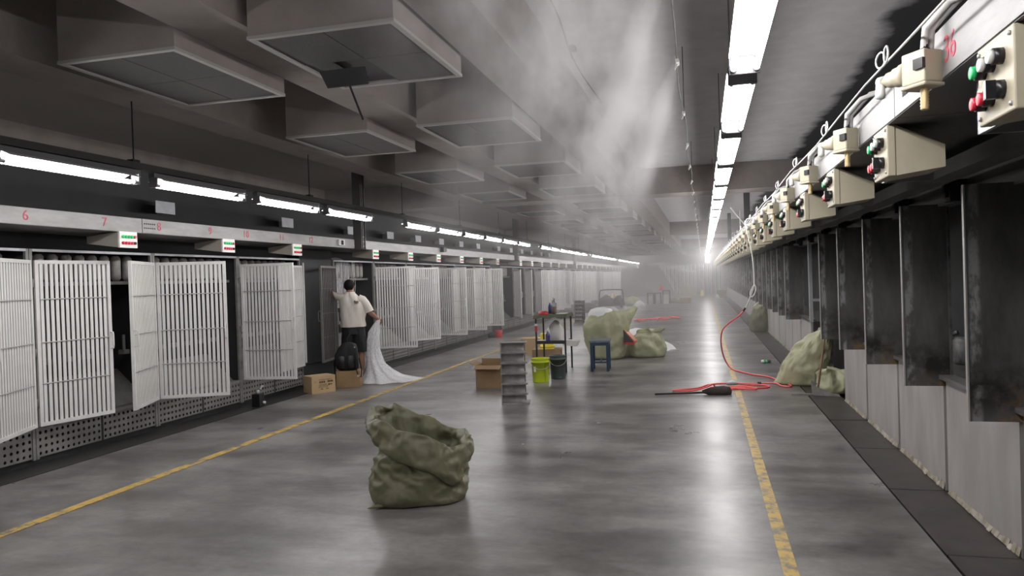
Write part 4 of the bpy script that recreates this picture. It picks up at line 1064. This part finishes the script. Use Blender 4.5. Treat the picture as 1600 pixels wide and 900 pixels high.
obj('cloth', MB().grid([[(r_ * 1.25 * math.cos(a) * (1 + .2 * fbm((math.cos(a), math.sin(a), z), 2, 1)), r_ * math.sin(a), z + .01 * fbm((math.cos(a) * r_ * 20, math.sin(a), z), 3, 4)) for a in [2 * math.pi * k / 20 for k in range(20)]] for (z, r_) in ((0, .07), (.03, .075), (.05, .05), (.058, .01))]), 'red', t)
tag(obj('paper_sheets', MB().box(-2.46, -2.3, 12.33, 12.52, .994, 1.0).box(-2.42, -2.28, 12.36, 12.56, 1.0, 1.006), 'paper'), 'white paper sheets on the corner of the green table cover', 'paper')
# shelf things
t = thing('plastic_bag', 'crumpled white plastic bag on the lower table shelf', 'plastic bag', (-2.52, 12.62, .515))
obj('bag_film', MB().grid([[(r_ * math.cos(a) * (1 + .3 * fbm((math.cos(a), math.sin(a), z * 4), 2, 6)), r_ * math.sin(a) * (1 + .3 * fbm((math.cos(a), math.sin(a), z * 4), 2, 9)), z) for a in [2 * math.pi * k / 24 for k in range(24)]] for (z, r_) in ((.0, .13), (.08, .16), (.18, .14), (.27, .10), (.33, .06), (.36, .02))]), 'paper', t)
bottle('indigo spray bottle in front of the white bag on the shelf', (-2.62, 12.4, .515), .04, .2, 'indigo', 'white_btn')
tag(obj('paper_stack', MB().add([(-2.80, 12.29, .53), (-2.58, 12.31, .517), (-2.58, 12.5, .517), (-2.80, 12.48, .53), (-2.80, 12.29, .55), (-2.58, 12.31, .537), (-2.58, 12.5, .537), (-2.80, 12.48, .55)], [(3, 2, 1, 0), (4, 5, 6, 7), (0, 1, 5, 4), (1, 2, 6, 5), (2, 3, 7, 6), (3, 0, 4, 7)]), 'paper'), 'small white stack of papers at the left of the table shelf', 'paper')
tag(obj('loose_papers', MB().add([(-2.42, 12.32, .56), (-2.08, 12.30, .53), (-2.12, 12.3, .44), (-2.34, 12.31, .47), (-2.42, 12.55, .56), (-2.08, 12.5, .53), (-2.12, 12.5, .44), (-2.34, 12.55, .47)], [(0, 1, 5, 4), (1, 2, 6, 5), (2, 3, 7, 6), (0, 3, 2, 1), (4, 5, 6, 7), (3, 0, 4, 7)]), 'paper'), 'loose papers sticking out to the right of the table shelf', 'paper')
# cartons behind
carton('pale wide carton behind the table, left of the yellow bucket', (-3.82, 15.3, 0), .1, .50, .4, .33, 'carton_lt')
carton('torn brown carton under the yellow bucket behind the table', (-3.28, 14.0, 0), .12, .56, .4, .22, 'carton', tape=False)
carton('small flat carton behind the open brown carton', (-4.28, 15.5, 0), .1, .26, .2, .13, 'carton_lt')
bucket('bucket', 'yellow bucket turned upside down on the torn carton', (-3.02, 14.2, .2262), .14, .30, 'yellow', 0, False, None, True)
# stool
t = thing('stool', 'dark blue painted stool with a worn grey top in front of the sacks', 'stool', (-1.90, 12.42, 0), .06)
for (x, y) in ((0, 0), (.27, 0), (0, .42), (.27, .42)): obj('leg', MB().box(x, x + .045, y, y + .045, 0, .49), 'blue', t)
obj('seat', MB().box(-.015, .33, -.015, .48, .49, .525), 'bluetop', t, bevel=.006); obj('apron', MB().box(.045, .27, .005, .025, .44, .49).box(.045, .27, .44, .46, .44, .49).box(.005, .025, .045, .42, .44, .49).box(.29, .31, .045, .42, .44, .49), 'blue', t)
for y in (.012, .43): obj('stretcher', MB().box(.045, .27, y, y + .022, .14, .17), 'blue', t)
obj('stretcher', MB().box(.145, .17, .034, .43, .14, .165), 'blue', t)
# red tray between the sacks
t = thing('hand_scoop', 'orange-edged dark scoop wedged between the two standing sacks', 'scoop', (-1.43, 14.22, .38), -.2, None)
obj('blade', MB().add([(-.1, 0, .22), (.12, 0, -.02), (.12, .2, -.02), (-.1, .2, .22), (-.1, 0, .20), (.12, 0, -.06), (.12, .2, -.06), (-.1, .2, .2)], [(0, 1, 2, 3), (7, 6, 5, 4), (0, 4, 5, 1), (2, 6, 7, 3), (1, 5, 6, 2), (0, 3, 7, 4)]), 'orange', t)
obj('side', MB().prism([(-.1, .20), (.11, -.05), (-.08, -.06)], .0, .012), 'brown_cloth', t); obj('lower_edge', MB().box(-.08, .12, -.01, .02, -.09, -.05), 'red', t)
t = thing('fibre_heap', 'low pale heap of white fibre on the floor behind the sacks', 'fibre', (-1.45, 16.2, 0))
obj('heap', MB().grid([[(r_ * 1.5 * math.cos(a) * (1 + .2 * fbm((math.cos(a), math.sin(a), z), 2, 3)), r_ * math.sin(a) * (1 + .2 * fbm((math.cos(a), math.sin(a), z), 2, 6)), z) for a in [2 * math.pi * k / 30 for k in range(30)]] for (z, r_) in ((0, .55), (.08, .48), (.2, .36), (.34, .22), (.44, .1), (.47, .01))]), 'fibre', t)
t = thing('red_can', 'small red can with rubbish beside the perforated panels', 'can', (-5.72, 19.95, 0))
obj('can_body', MB().lathe([(0, 0), (.09, 0), (.1, .01), (.1, .2), (.085, .2), (.085, .03), (0, .03)], (.09, 0, 0), 18), 'red', t); obj('crumpled_rag', MB().lathe([(0, 0), (.11, 0), (.1, .1), (.04, .15), (0, .16)], (-.1, -.06, 0), 12), 'brown_cloth', t)

# ================================================================== CORD, HOSES, BROOM, DUSTPAN
def smooth_path(P, sub=6):
    P = [Vector(p) for p in P]; out = []
    for i in range(len(P) - 1):
        p0, p1, p2, p3 = P[max(i - 1, 0)], P[i], P[i + 1], P[min(i + 2, len(P) - 1)]
        for k in range(sub):
            t_ = k / sub
            out.append(.5 * ((2 * p1) + (-p0 + p2) * t_ + (2 * p0 - 5 * p1 + 4 * p2 - p3) * t_ ** 2 + (-p0 + 3 * p1 - 3 * p2 + p3) * t_ ** 3))
    out.append(P[-1]); return out
t = thing('hanging_cord', 'white cord hanging from the right-hand trough, looped in a knot above the red hose', 'cord', (0, 0, 0))
obj('cord', MB().tube(smooth_path([(.78, 12.0, 2.42), (.68, 12, 2.43), (.66, 12, 2.33), (.70, 12, 2.1), (.742, 12, 1.85), (.757, 12, 1.6), (.755, 12, 1.4), (.725, 11.99, 1.3), (.66, 12, 1.13), (.605, 12, 1.02)]), .009, 8), 'cord_white', t)
obj('knot_loop', MB().tube(smooth_path([(.757, 12, 1.42), (.78, 11.98, 1.36), (.765, 11.975, 1.28), (.72, 11.98, 1.22), (.695, 11.985, 1.26), (.72, 11.99, 1.34), (.757, 12, 1.40)]), .009, 8), 'cord_white', t)
t = thing('red_hose', 'bright red hose dropping from the white cord to loops on the floor by the broom', 'hose', (0, 0, 0))
obj('hose', MB().tube(smooth_path([(.607, 12, 1.03), (.52, 12.02, .93), (.38, 12.1, .82), (.275, 12.2, .70), (.245, 12.35, .52), (.26, 12.5, .34), (.31, 12.65, .16), (.40, 12.6, .03), (.52, 12.35, .014), (.72, 11.95, .014), (.92, 11.7, .014), (1.03, 11.2, .014), (1.13, 10.85, .014), (1.10, 10.72, .014), (1.0, 10.8, .014), (.92, 10.95, .03), (.62, 10.98, .014), (.3, 11.02, .014), (.05, 10.9, .014), (-.12, 10.55, .014), (-.3, 10.42, .014), (-.44, 10.33, .014), (-.40, 10.2, .03), (-.2, 10.12, .04), (-.02, 10.02, .10), (.08, 10.14, .13), (.12, 10.3, .06), (.25, 10.42, .014), (.5, 10.55, .014), (.75, 10.6, .014), (.84, 10.75, .014), (.70, 10.85, .02), (.45, 10.7, .02), (.2, 10.6, .02), (.05, 10.5, .03), (.3, 10.5, .025), (.55, 10.4, .025), (.66, 10.46, .025), (.5, 10.56, .03), (.35, 10.52, .03)], 5), .012, 8), 'hose_red', t)
obj('coupling', MB().tube([(.62, 12, 1.05), (.585, 12.005, 1.0)], .015, 8), 'black', t)
obj('coupling', MB().tube([(.28, 10.98, .02), (.36, 10.99, .03), (.42, 10.98, .02)], [.02, .035, .02], 8), 'galv', t); obj('coupling', MB().tube([(.70, 10.96, .02), (.75, 10.96, .02)], .025, 8), 'black', t)
rh = random.Random(11); pts = [(-2.4, 26.3, .02)]
for k in range(26): pts.append((-2.4 + 1.6 * (k / 26) + rh.uniform(-.25, .25), 26.5 + 2.2 * (k / 26) * rh.uniform(.2, 1.2) + rh.uniform(-.5, .5), .02 + rh.uniform(0, .03)))
tag(obj('red_hose', MB().tube(smooth_path(pts, 4), .016, 6), 'hose_red'), 'faded tangle of red hose lying far down the aisle', 'hose')
t = thing('broom', 'dark broom lying on the floor under the red hose loops', 'broom', (-.67, 9.95, .018), .17)
obj('stick', MB().tube([(0, 0, 0), (.72, 0, .012)], .013, 8), 'bristle', t)
rows = [[(x, w * math.cos(a), max(-.016, .02 + h * math.sin(a))) for a in [2 * math.pi * k / 20 for k in range(20)]] for (x, w, h) in ((.62, .02, .02), (.70, .05, .05), (.80, .085, .07), (.90, .10, .075), (.98, .085, .06), (1.0, .03, .02))]
mb = MB().grid(rows); mb.add(rows[-1], [tuple(range(20))]); obj('brush_head', mb, 'bristle', t)
t = thing('dustpan', 'grey metal dustpan with an upright wooden handle by the concrete base', 'dustpan', (1.32, 10.02, .004), .0)
obj('pan', MB().add([(0, 0, .0), (.3, -.06, 0), (.32, .22, 0), (.02, .26, 0), (0, 0, .006), (.3, -.06, .006), (.32, .22, .006), (.02, .26, .006)], [(3, 2, 1, 0), (4, 5, 6, 7), (0, 1, 5, 4), (1, 2, 6, 5), (2, 3, 7, 6), (3, 0, 4, 7)]), 'tin', t)
obj('back_wall', MB().add([(0, 0, 0), (.02, .26, 0), (.0, .26, .16), (-.02, 0, .14), (-.006, 0, 0), (.014, .26, 0), (-.006, .26, .16), (-.026, 0, .14)], [(0, 1, 2, 3), (7, 6, 5, 4), (3, 2, 6, 7), (0, 3, 7, 4), (1, 5, 6, 2)]), 'tin', t)
obj('side_wall', MB().add([(0, 0, 0), (.3, -.06, 0), (-.02, 0, .14), (0, .006, 0), (.3, -.054, 0), (-.02, .006, .14)], [(0, 1, 2), (5, 4, 3), (1, 4, 5, 2), (0, 2, 5, 3)]), 'tin', t)
obj('side_wall', MB().add([(.02, .26, 0), (.32, .22, 0), (0, .26, .16), (.02, .266, 0), (.32, .226, 0), (0, .266, .16)], [(2, 1, 0), (3, 4, 5), (2, 5, 4, 1), (3, 5, 2, 0)]), 'tin', t)
obj('handle', MB().tube([(.06, .12, .03), (.10, .13, .3), (.17, .14, .74)], .014, 8), 'wood', t)
tag(obj('flat_strip', MB().box(1.06, 1.34, 10.05, 10.09, .001, .022), 'tin'), 'flat dark metal strip lying on the floor before the dustpan', 'metal strip')
t = thing('small_bottle', 'little green-capped white bottle lying at the edge of the gutter plates', 'bottle', (1.0, 13.6, .03), .3)
obj('bottle_body', MB().lathe([(0, -.06), (.028, -.055), (.028, .03), (.012, .05), (0, .05)], (0, 0, 0), 12, 'x'), 'white_btn', t); obj('cap', MB().lathe([(0, .04), (.026, .04), (.026, .1), (0, .1)], (0, 0, 0), 12, 'x'), 'dkgreen', t); obj('band', MB().lathe([(.03, -.02), (.031, .02)], (0, 0, 0), 12, 'x'), 'green_btn', t)
# a few scraps
for i, (x, y, s_) in enumerate(((-1.17, 8.0, .035), (-.57, 16.1, .06), (-1.75, 6.9, .02))):
    tag(obj('paper_scrap', MB().add([(x, y, .004), (x + s_, y + .01, .012), (x + s_, y + s_ * .6, .003), (x, y + s_ * .5, .008), (x, y, .003), (x + s_, y + .01, .003), (x + s_, y + s_ * .6, .001), (x, y + s_ * .5, .001)], [(0, 1, 2, 3), (7, 6, 5, 4), (0, 4, 5, 1), (1, 5, 6, 2), (2, 6, 7, 3), (3, 7, 4, 0)]), 'paper'),
        ['white paper scrap on the bare floor in front of the stool', 'white scrap on the floor right of the tied sack', 'tiny white scrap on the floor behind the front sack'][i], 'scrap')

# ================================================================== FAR END
def blob(name, mat_, parent, c, rx, ry, h, seed, amp=.25):
    R = []
    for (zf, q) in ((0, 1.0), (.15, 1.02), (.4, .92), (.65, .7), (.85, .42), (1.0, .05)):
        R.append([(c[0] + rx * q * math.cos(a) * (1 + amp * fbm((math.cos(a), math.sin(a), zf), 2, seed)), c[1] + ry * q * math.sin(a) * (1 + amp * fbm((math.cos(a), math.sin(a), zf), 2, seed + 4)), c[2] + h * zf * (1 + .3 * amp * math.sin(a * 3 + seed))) for a in [2 * math.pi * k / 24 for k in range(24)]])
    return obj(name, MB().grid(R), mat_, parent)
t = thing('hand_trolley', 'black tube-framed trolley loaded with dark bundles near the misty cages', 'trolley', (-5.0, 38.6, 0))
obj('frame', MB().tube(smooth_path([(-.35, 0, .1), (-.3, 0, .75), (-.15, 0, .92), (.75, 0, .92), (.9, 0, .8), (.95, 0, .1)]), .03, 8), 'black', t); obj('deck', MB().box(-.4, 1.0, -.3, .5, .08, .14), 'black', t)
for sx in (-.3, .85): obj('wheel', MB().lathe([(0, -.02), (.07, -.02), (.07, .02), (0, .02)], (sx, -.25, .07), 14, 'y'), 'black', t)
def lump(lb, nm, cat, m_, c, rx, ry, h, seed):
    tt = thing(nm, lb, cat, c); blob('cloth', m_, tt, (0, 0, 0), rx, ry, h, seed); return tt
lump('dark stuffed bundle riding on the far trolley', 'cloth_bundle', 'bundle', 'brown_cloth', (-4.95, 38.4, .15), .42, .3, .5, 2)
lump('dark bundle with an orange patch at the right of the far trolley', 'cloth_bundle', 'bundle', 'black', (-4.3, 38.5, .15), .3, .25, .45, 5)
lump('small tan bag on top of the far trolley load', 'cloth_bundle', 'bag', 'carton_lt', (-4.6, 38.35, .5), .14, .12, .25, 7)
lump('white sack slumped on the floor right of the far trolley', 'woven_sack', 'sack', 'sack_lt', (-3.75, 40.2, 0), .55, .4, .5, 9)
lump('white cloth heap right of the far trolley', 'cloth_heap', 'cloth', 'fibre', (-3.3, 39.2, 0), .3, .3, .3, 11)
lump('long dark heap of rags on the floor in front of the far trolley', 'rag_heap', 'rags', 'brown_cloth', (-5.1, 33.6, 0), .75, .5, .35, 13)
lump('second dark rag heap beside the distant tiered rack', 'rag_heap', 'rags', 'brown_cloth', (-5.35, 29.5, 0), .5, .6, .3, 15)
lump('white cloth bundle on the floor before the far trolley', 'cloth_heap', 'cloth', 'paper', (-3.75, 31.5, 0), .25, .25, .32, 17)
lump('brown heap along the back wall behind the far stools', 'rag_heap', 'rags', 'brown_cloth', (-5.6, 58.5, 0), 2.0, .8, .9, 19)
def far_table(label, loc, w, d, h, m_, cat='table', nm='far_table'):
    t = thing(nm, label, cat, loc)
    for (x, y) in ((0, 0), (w - .05, 0), (0, d - .05), (w - .05, d - .05)): obj('leg', MB().box(x, x + .05, y, y + .05, 0, h - .04), m_, t)
    obj('top', MB().box(-.02, w + .02, -.02, d + .02, h - .04, h), m_, t); return t
far_table('dark stool at the left of the far table', (-3.1, 41.9, 0), .38, .4, .62, 'table_metal', 'stool', 'stool'); far_table('second dark stool pushed close to the far table', (-2.72, 42.1, 0), .38, .4, .62, 'table_metal', 'stool', 'stool')
far_table('far grey table with red things on it, in front of the striped tarp', (-2.25, 41.9, 0), .42, .6, .75, 'table_metal')
lump('small red bag on the far table', 'cloth_bundle', 'bag', 'red', (-2.3, 42.0, .76), .16, .15, .3, 21)
tag(obj('white_crate', MB().box(-2.2, -1.95, 42.0, 42.4, 0, .5).box(-2.19, -1.96, 42.01, 42.39, .5, .52), 'paper'), 'white crate standing under the far table', 'crate')
lump('low grey sack on the floor right of the far table', 'woven_sack', 'sack', 'sack', (-1.62, 43.0, 0), .35, .3, .3, 23)
carton('brown carton on the floor in front of the striped tarp bales', (-1.32, 42.0, 0), 0, .60, .4, .30, 'carton')
for i, (x, z, w) in enumerate(((-1.75, 0, 1.25), (-1.68, .38, 1.15))):
    tag(obj('fibre_bale', MB().box(x, x + w, 56.6, 57.3, z, z + .375).box(x + .3, x + .34, 56.595, 57.305, z, z + .378).box(x + .8, x + .84, 56.595, 57.305, z, z + .378), 'sack_lt', None, bevel=.0), ['lower pale bale stacked before the striped tarp', 'upper pale bale stacked before the striped tarp'][i], 'bale', 'pale bales by the tarp')
t = thing('floor_sign', 'tiny yellow caution stand in front of the striped tarp', 'floor sign', (-.12, 55.5, 0))
obj('panel', MB().add([(-.13, -.12, 0), (.13, -.12, 0), (.09, 0, .42), (-.09, 0, .42), (-.13, -.1, 0), (.13, -.1, 0), (.09, .02, .42), (-.09, .02, .42)], [(0, 1, 2, 3), (7, 6, 5, 4), (0, 3, 7, 4), (1, 5, 6, 2), (3, 2, 6, 7)]), 'yellow', t); obj('panel', MB().add([(-.13, .14, 0), (.13, .14, 0), (.09, .02, .42), (-.09, .02, .42), (-.13, .12, 0), (.13, .12, 0), (.09, .0, .42), (-.09, .0, .42)], [(3, 2, 1, 0), (4, 5, 6, 7), (4, 7, 3, 0), (2, 6, 5, 1)]), 'yellow', t)
carton('dark brown carton at the foot of the far right-hand base', (.82, 50.3, 0), 0, .62, .5, .5, 'carton')
lump('small white bag on the floor beside the dark far carton', 'cloth_bundle', 'bag', 'paper', (.85, 49.7, 0), .13, .13, .25, 25)
# striped tarp across the far end, one lower corner pulled back
def tarp():
    nx, nz = 120, 14; vs_, fs_, uv = [], [], []
    for j in range(nz + 1):
        v = j / nz; left = -3.5 + 1.35 * (1 - v) ** .9
        for i in range(nx + 1):
            u = i / nx; x = left + (1.45 - left) * u; fold = .07 * math.sin(u * 60 + .6 * math.sin(v * 3)) + .04 * math.sin(u * 23 + v)
            vs_.append((x, 60.0 + fold, .03 + 2.38 * v)); uv.append((x, v))
    for j in range(nz):
        for i in range(nx):
            a = j * (nx + 1) + i; fs_.append((a, a + 1, a + nx + 2, a + nx + 1))
    me = bpy.data.meshes.new('striped_tarp'); me.from_pydata(vs_, [], fs_); me.update()
    ul = me.uv_layers.new(name='UVMap')
    for lp in me.loops: ul.data[lp.index].uv = (uv[lp.vertex_index][0] * 3.4, uv[lp.vertex_index][1])
    me.materials.append(M['tarp']); me.polygons.foreach_set('use_smooth', [True] * len(me.polygons))
    o = bpy.data.objects.new('striped_tarp', me); C.objects.link(o)
    sd = o.modifiers.new('thick', 'SOLIDIFY'); sd.thickness = .004
    return o
tag(tarp(), 'red, white and blue striped tarp hung across the far end of the hall', 'tarp')

# ================================================================== MIST LINE
NY0, NS = 3.49, 1.65
t = thing('mist_pipe', 'thin spray pipe with bright nozzles hung under the ceiling along the aisle', 'pipe', (-.13, 0, 3.05))
obj('pipe', MB().tube([(.012 * math.sin(y * 1.9), y, .02 * math.cos(y * 3.8) - .01) for y in [k * .3 for k in range(0, 190)]], .006, 6), 'inner_panel', t)
nz_me = MB().tube([(0, -.05, 0), (0, .05, 0)], .014, 8).tube([(0, 0, 0), (-.02, .0, -.05)], [.012, .006], 8).mesh('nozzle')
for k in range(32): obj('nozzle', nz_me, 'paper', t, loc=(0, NY0 + NS * k, -.01))
rod_me = MB().tube([(0, 0, 0), (0, 0, .65)], .004, 5).mesh('suspension_wire')
for k in range(11): obj('suspension_wire', rod_me, 'channel', t, loc=(0, 2 + 5.0 * k, 0))
t = thing('ceiling_cable', 'thin dark cable running along the ceiling beside the third beam', 'cable', (0, 0, 0))
obj('cable', MB().tube(smooth_path([(-1.20, 3.0, 3.69), (-1.1, 4.6, 3.69), (-1.05, 5.6, 3.688), (-1.15, 7.2, 3.69), (-1.1, 9.5, 3.69)]), .006, 6), 'channel', t); obj('clip', MB().box(-1.12, -1.06, 6.6, 6.68, 3.66, 3.7), 'channel', t)

def mist_material():
    m = bpy.data.materials.new('spray_mist'); m.use_nodes = True; nt = m.node_tree; N, L = nt.nodes, nt.links
    for n_ in list(N): N.remove(n_)
    out = N.new('ShaderNodeOutputMaterial'); vol = N.new('ShaderNodeVolumeScatter'); L.new(vol.outputs[0], out.inputs['Volume'])
    vol.inputs['Color'].default_value = (.97, .96, .97, 1); vol.inputs['Anisotropy'].default_value = .25
    g = N.new('ShaderNodeNewGeometry'); sp = N.new('ShaderNodeSeparateXYZ'); L.new(g.outputs['Position'], sp.inputs[0])
    def val(x): return x
    def op(o_, a, b_=None, c_=None, clamp=False):
        n_ = N.new('ShaderNodeMath'); n_.operation = o_; n_.use_clamp = clamp
        for i, q in enumerate((a, b_, c_)):
            if q is None: continue
            if isinstance(q, (int, float)): n_.inputs[i].default_value = q
            else: L.new(q, n_.inputs[i])
        return n_.outputs[0]
    X, Y, Z = sp.outputs['X'], sp.outputs['Y'], sp.outputs['Z']
    mpn = N.new('ShaderNodeMapping'); mpn.inputs['Scale'].default_value = (1.6, 1.2, 1.0); L.new(g.outputs['Position'], mpn.inputs[0])
    nz = N.new('ShaderNodeTexNoise'); nz.inputs['Scale'].default_value = 2.6; nz.inputs['Detail'].default_value = 4; nz.inputs['Roughness'].default_value = .6; L.new(mpn.outputs[0], nz.inputs['Vector'])
    nf = nz.outputs['Fac']
    t_ = op('SUBTRACT', 3.04, Z)                                      # distance below the pipe
    tp = op('MAXIMUM', t_, 0.0)
    # jets: one cone per nozzle, blown to the left as it sinks
    xc = op('MULTIPLY_ADD', tp, -.42, -.14)
    dx = op('ADD', op('SUBTRACT', X, xc), op('MULTIPLY', op('SUBTRACT', nf, .5), op('MULTIPLY', tp, .5)))
    yy = op('SUBTRACT', op('MODULO', op('ADD', Y, NS / 2 - NY0 + 10 * NS), NS), NS / 2)
    yy = op('ADD', yy, op('MULTIPLY', tp, -.12))
    rr = op('MULTIPLY_ADD', tp, .21, .02)
    dd = op('DIVIDE', op('SQRT', op('ADD', op('MULTIPLY', dx, dx), op('MULTIPLY', yy, yy))), rr)
    jet = op('SUBTRACT', 1.15, dd, None, True)
    jet = op('MULTIPLY', jet, jet)
    fall = op('DIVIDE', 1.0, op('MULTIPLY_ADD', op('MULTIPLY', tp, tp), 4.5, .10))
    fade = op('SUBTRACT', 1.0, op('MULTIPLY', tp, .62), None, True)
    jet = op('MULTIPLY', op('MULTIPLY', jet, fall), fade)
    # drifting cloud left of the pipe
    w1 = op('SUBTRACT', 1.0, op('DIVIDE', op('ABSOLUTE', op('SUBTRACT', X, -.62)), .50), None, True)
    w2 = op('SUBTRACT', 1.0, op('DIVIDE', op('ABSOLUTE', op('SUBTRACT', Z, 2.72)), .62), None, True)
    cl = op('MULTIPLY', op('SUBTRACT', nf, .485, None, True), op('MULTIPLY', op('POWER', w1, .8), w2))
    jet = op('MULTIPLY', jet, op('MULTIPLY_ADD', nf, 2.4, -.5))
    dens = op('ADD', op('MULTIPLY', jet, JET_D), op('MULTIPLY', cl, CLOUD_D))
    L.new(dens, vol.inputs['Density'])
    m.volume_intersection_method = 'FAST' if hasattr(m, 'volume_intersection_method') else 'FAST'
    return m
JET_D, CLOUD_D = 60.0, 17.0
try: mm = mist_material()
except Exception:
    raise
M['mist'] = mm
mo_ = []
edges = [2.0, 5.5, 9.0, 13.0, 20.0, 32.0, 58.0]
for i in range(len(edges) - 1):
    o = obj('spray_mist', MB().box(-1.5, -.02, edges[i], edges[i + 1], 1.75, 3.08), 'mist')
    tag(o, 'white spray mist drifting down from the nozzles of the ceiling pipe', 'mist', 'spray mist under the pipe', 'stuff')
def haze_material(name, d):
    m = bpy.data.materials.new(name); m.use_nodes = True; nt = m.node_tree; N, L = nt.nodes, nt.links
    for n_ in list(N): N.remove(n_)
    out = N.new('ShaderNodeOutputMaterial'); vol = N.new('ShaderNodeVolumeScatter'); L.new(vol.outputs[0], out.inputs['Volume'])
    vol.inputs['Color'].default_value = (.97, .955, .96, 1); vol.inputs['Density'].default_value = d; vol.inputs['Anisotropy'].default_value = .2
    return m
for i, (ya, d) in enumerate(((11.0, .013), (24.0, .019))):
    M['haze%d' % i] = haze_material('hall_haze', d)
    o = obj('haze', MB().box(-6.10 - .01 * i, 1.60 + .001 * i, ya, 61.5 + .02 * i, .012 + .002 * i, 3.18 - .004 * i), 'haze%d' % i)
    tag(o, ['thin damp haze filling the middle of the hall', 'thicker damp haze filling the far end of the hall'][i], 'haze', None, 'stuff')
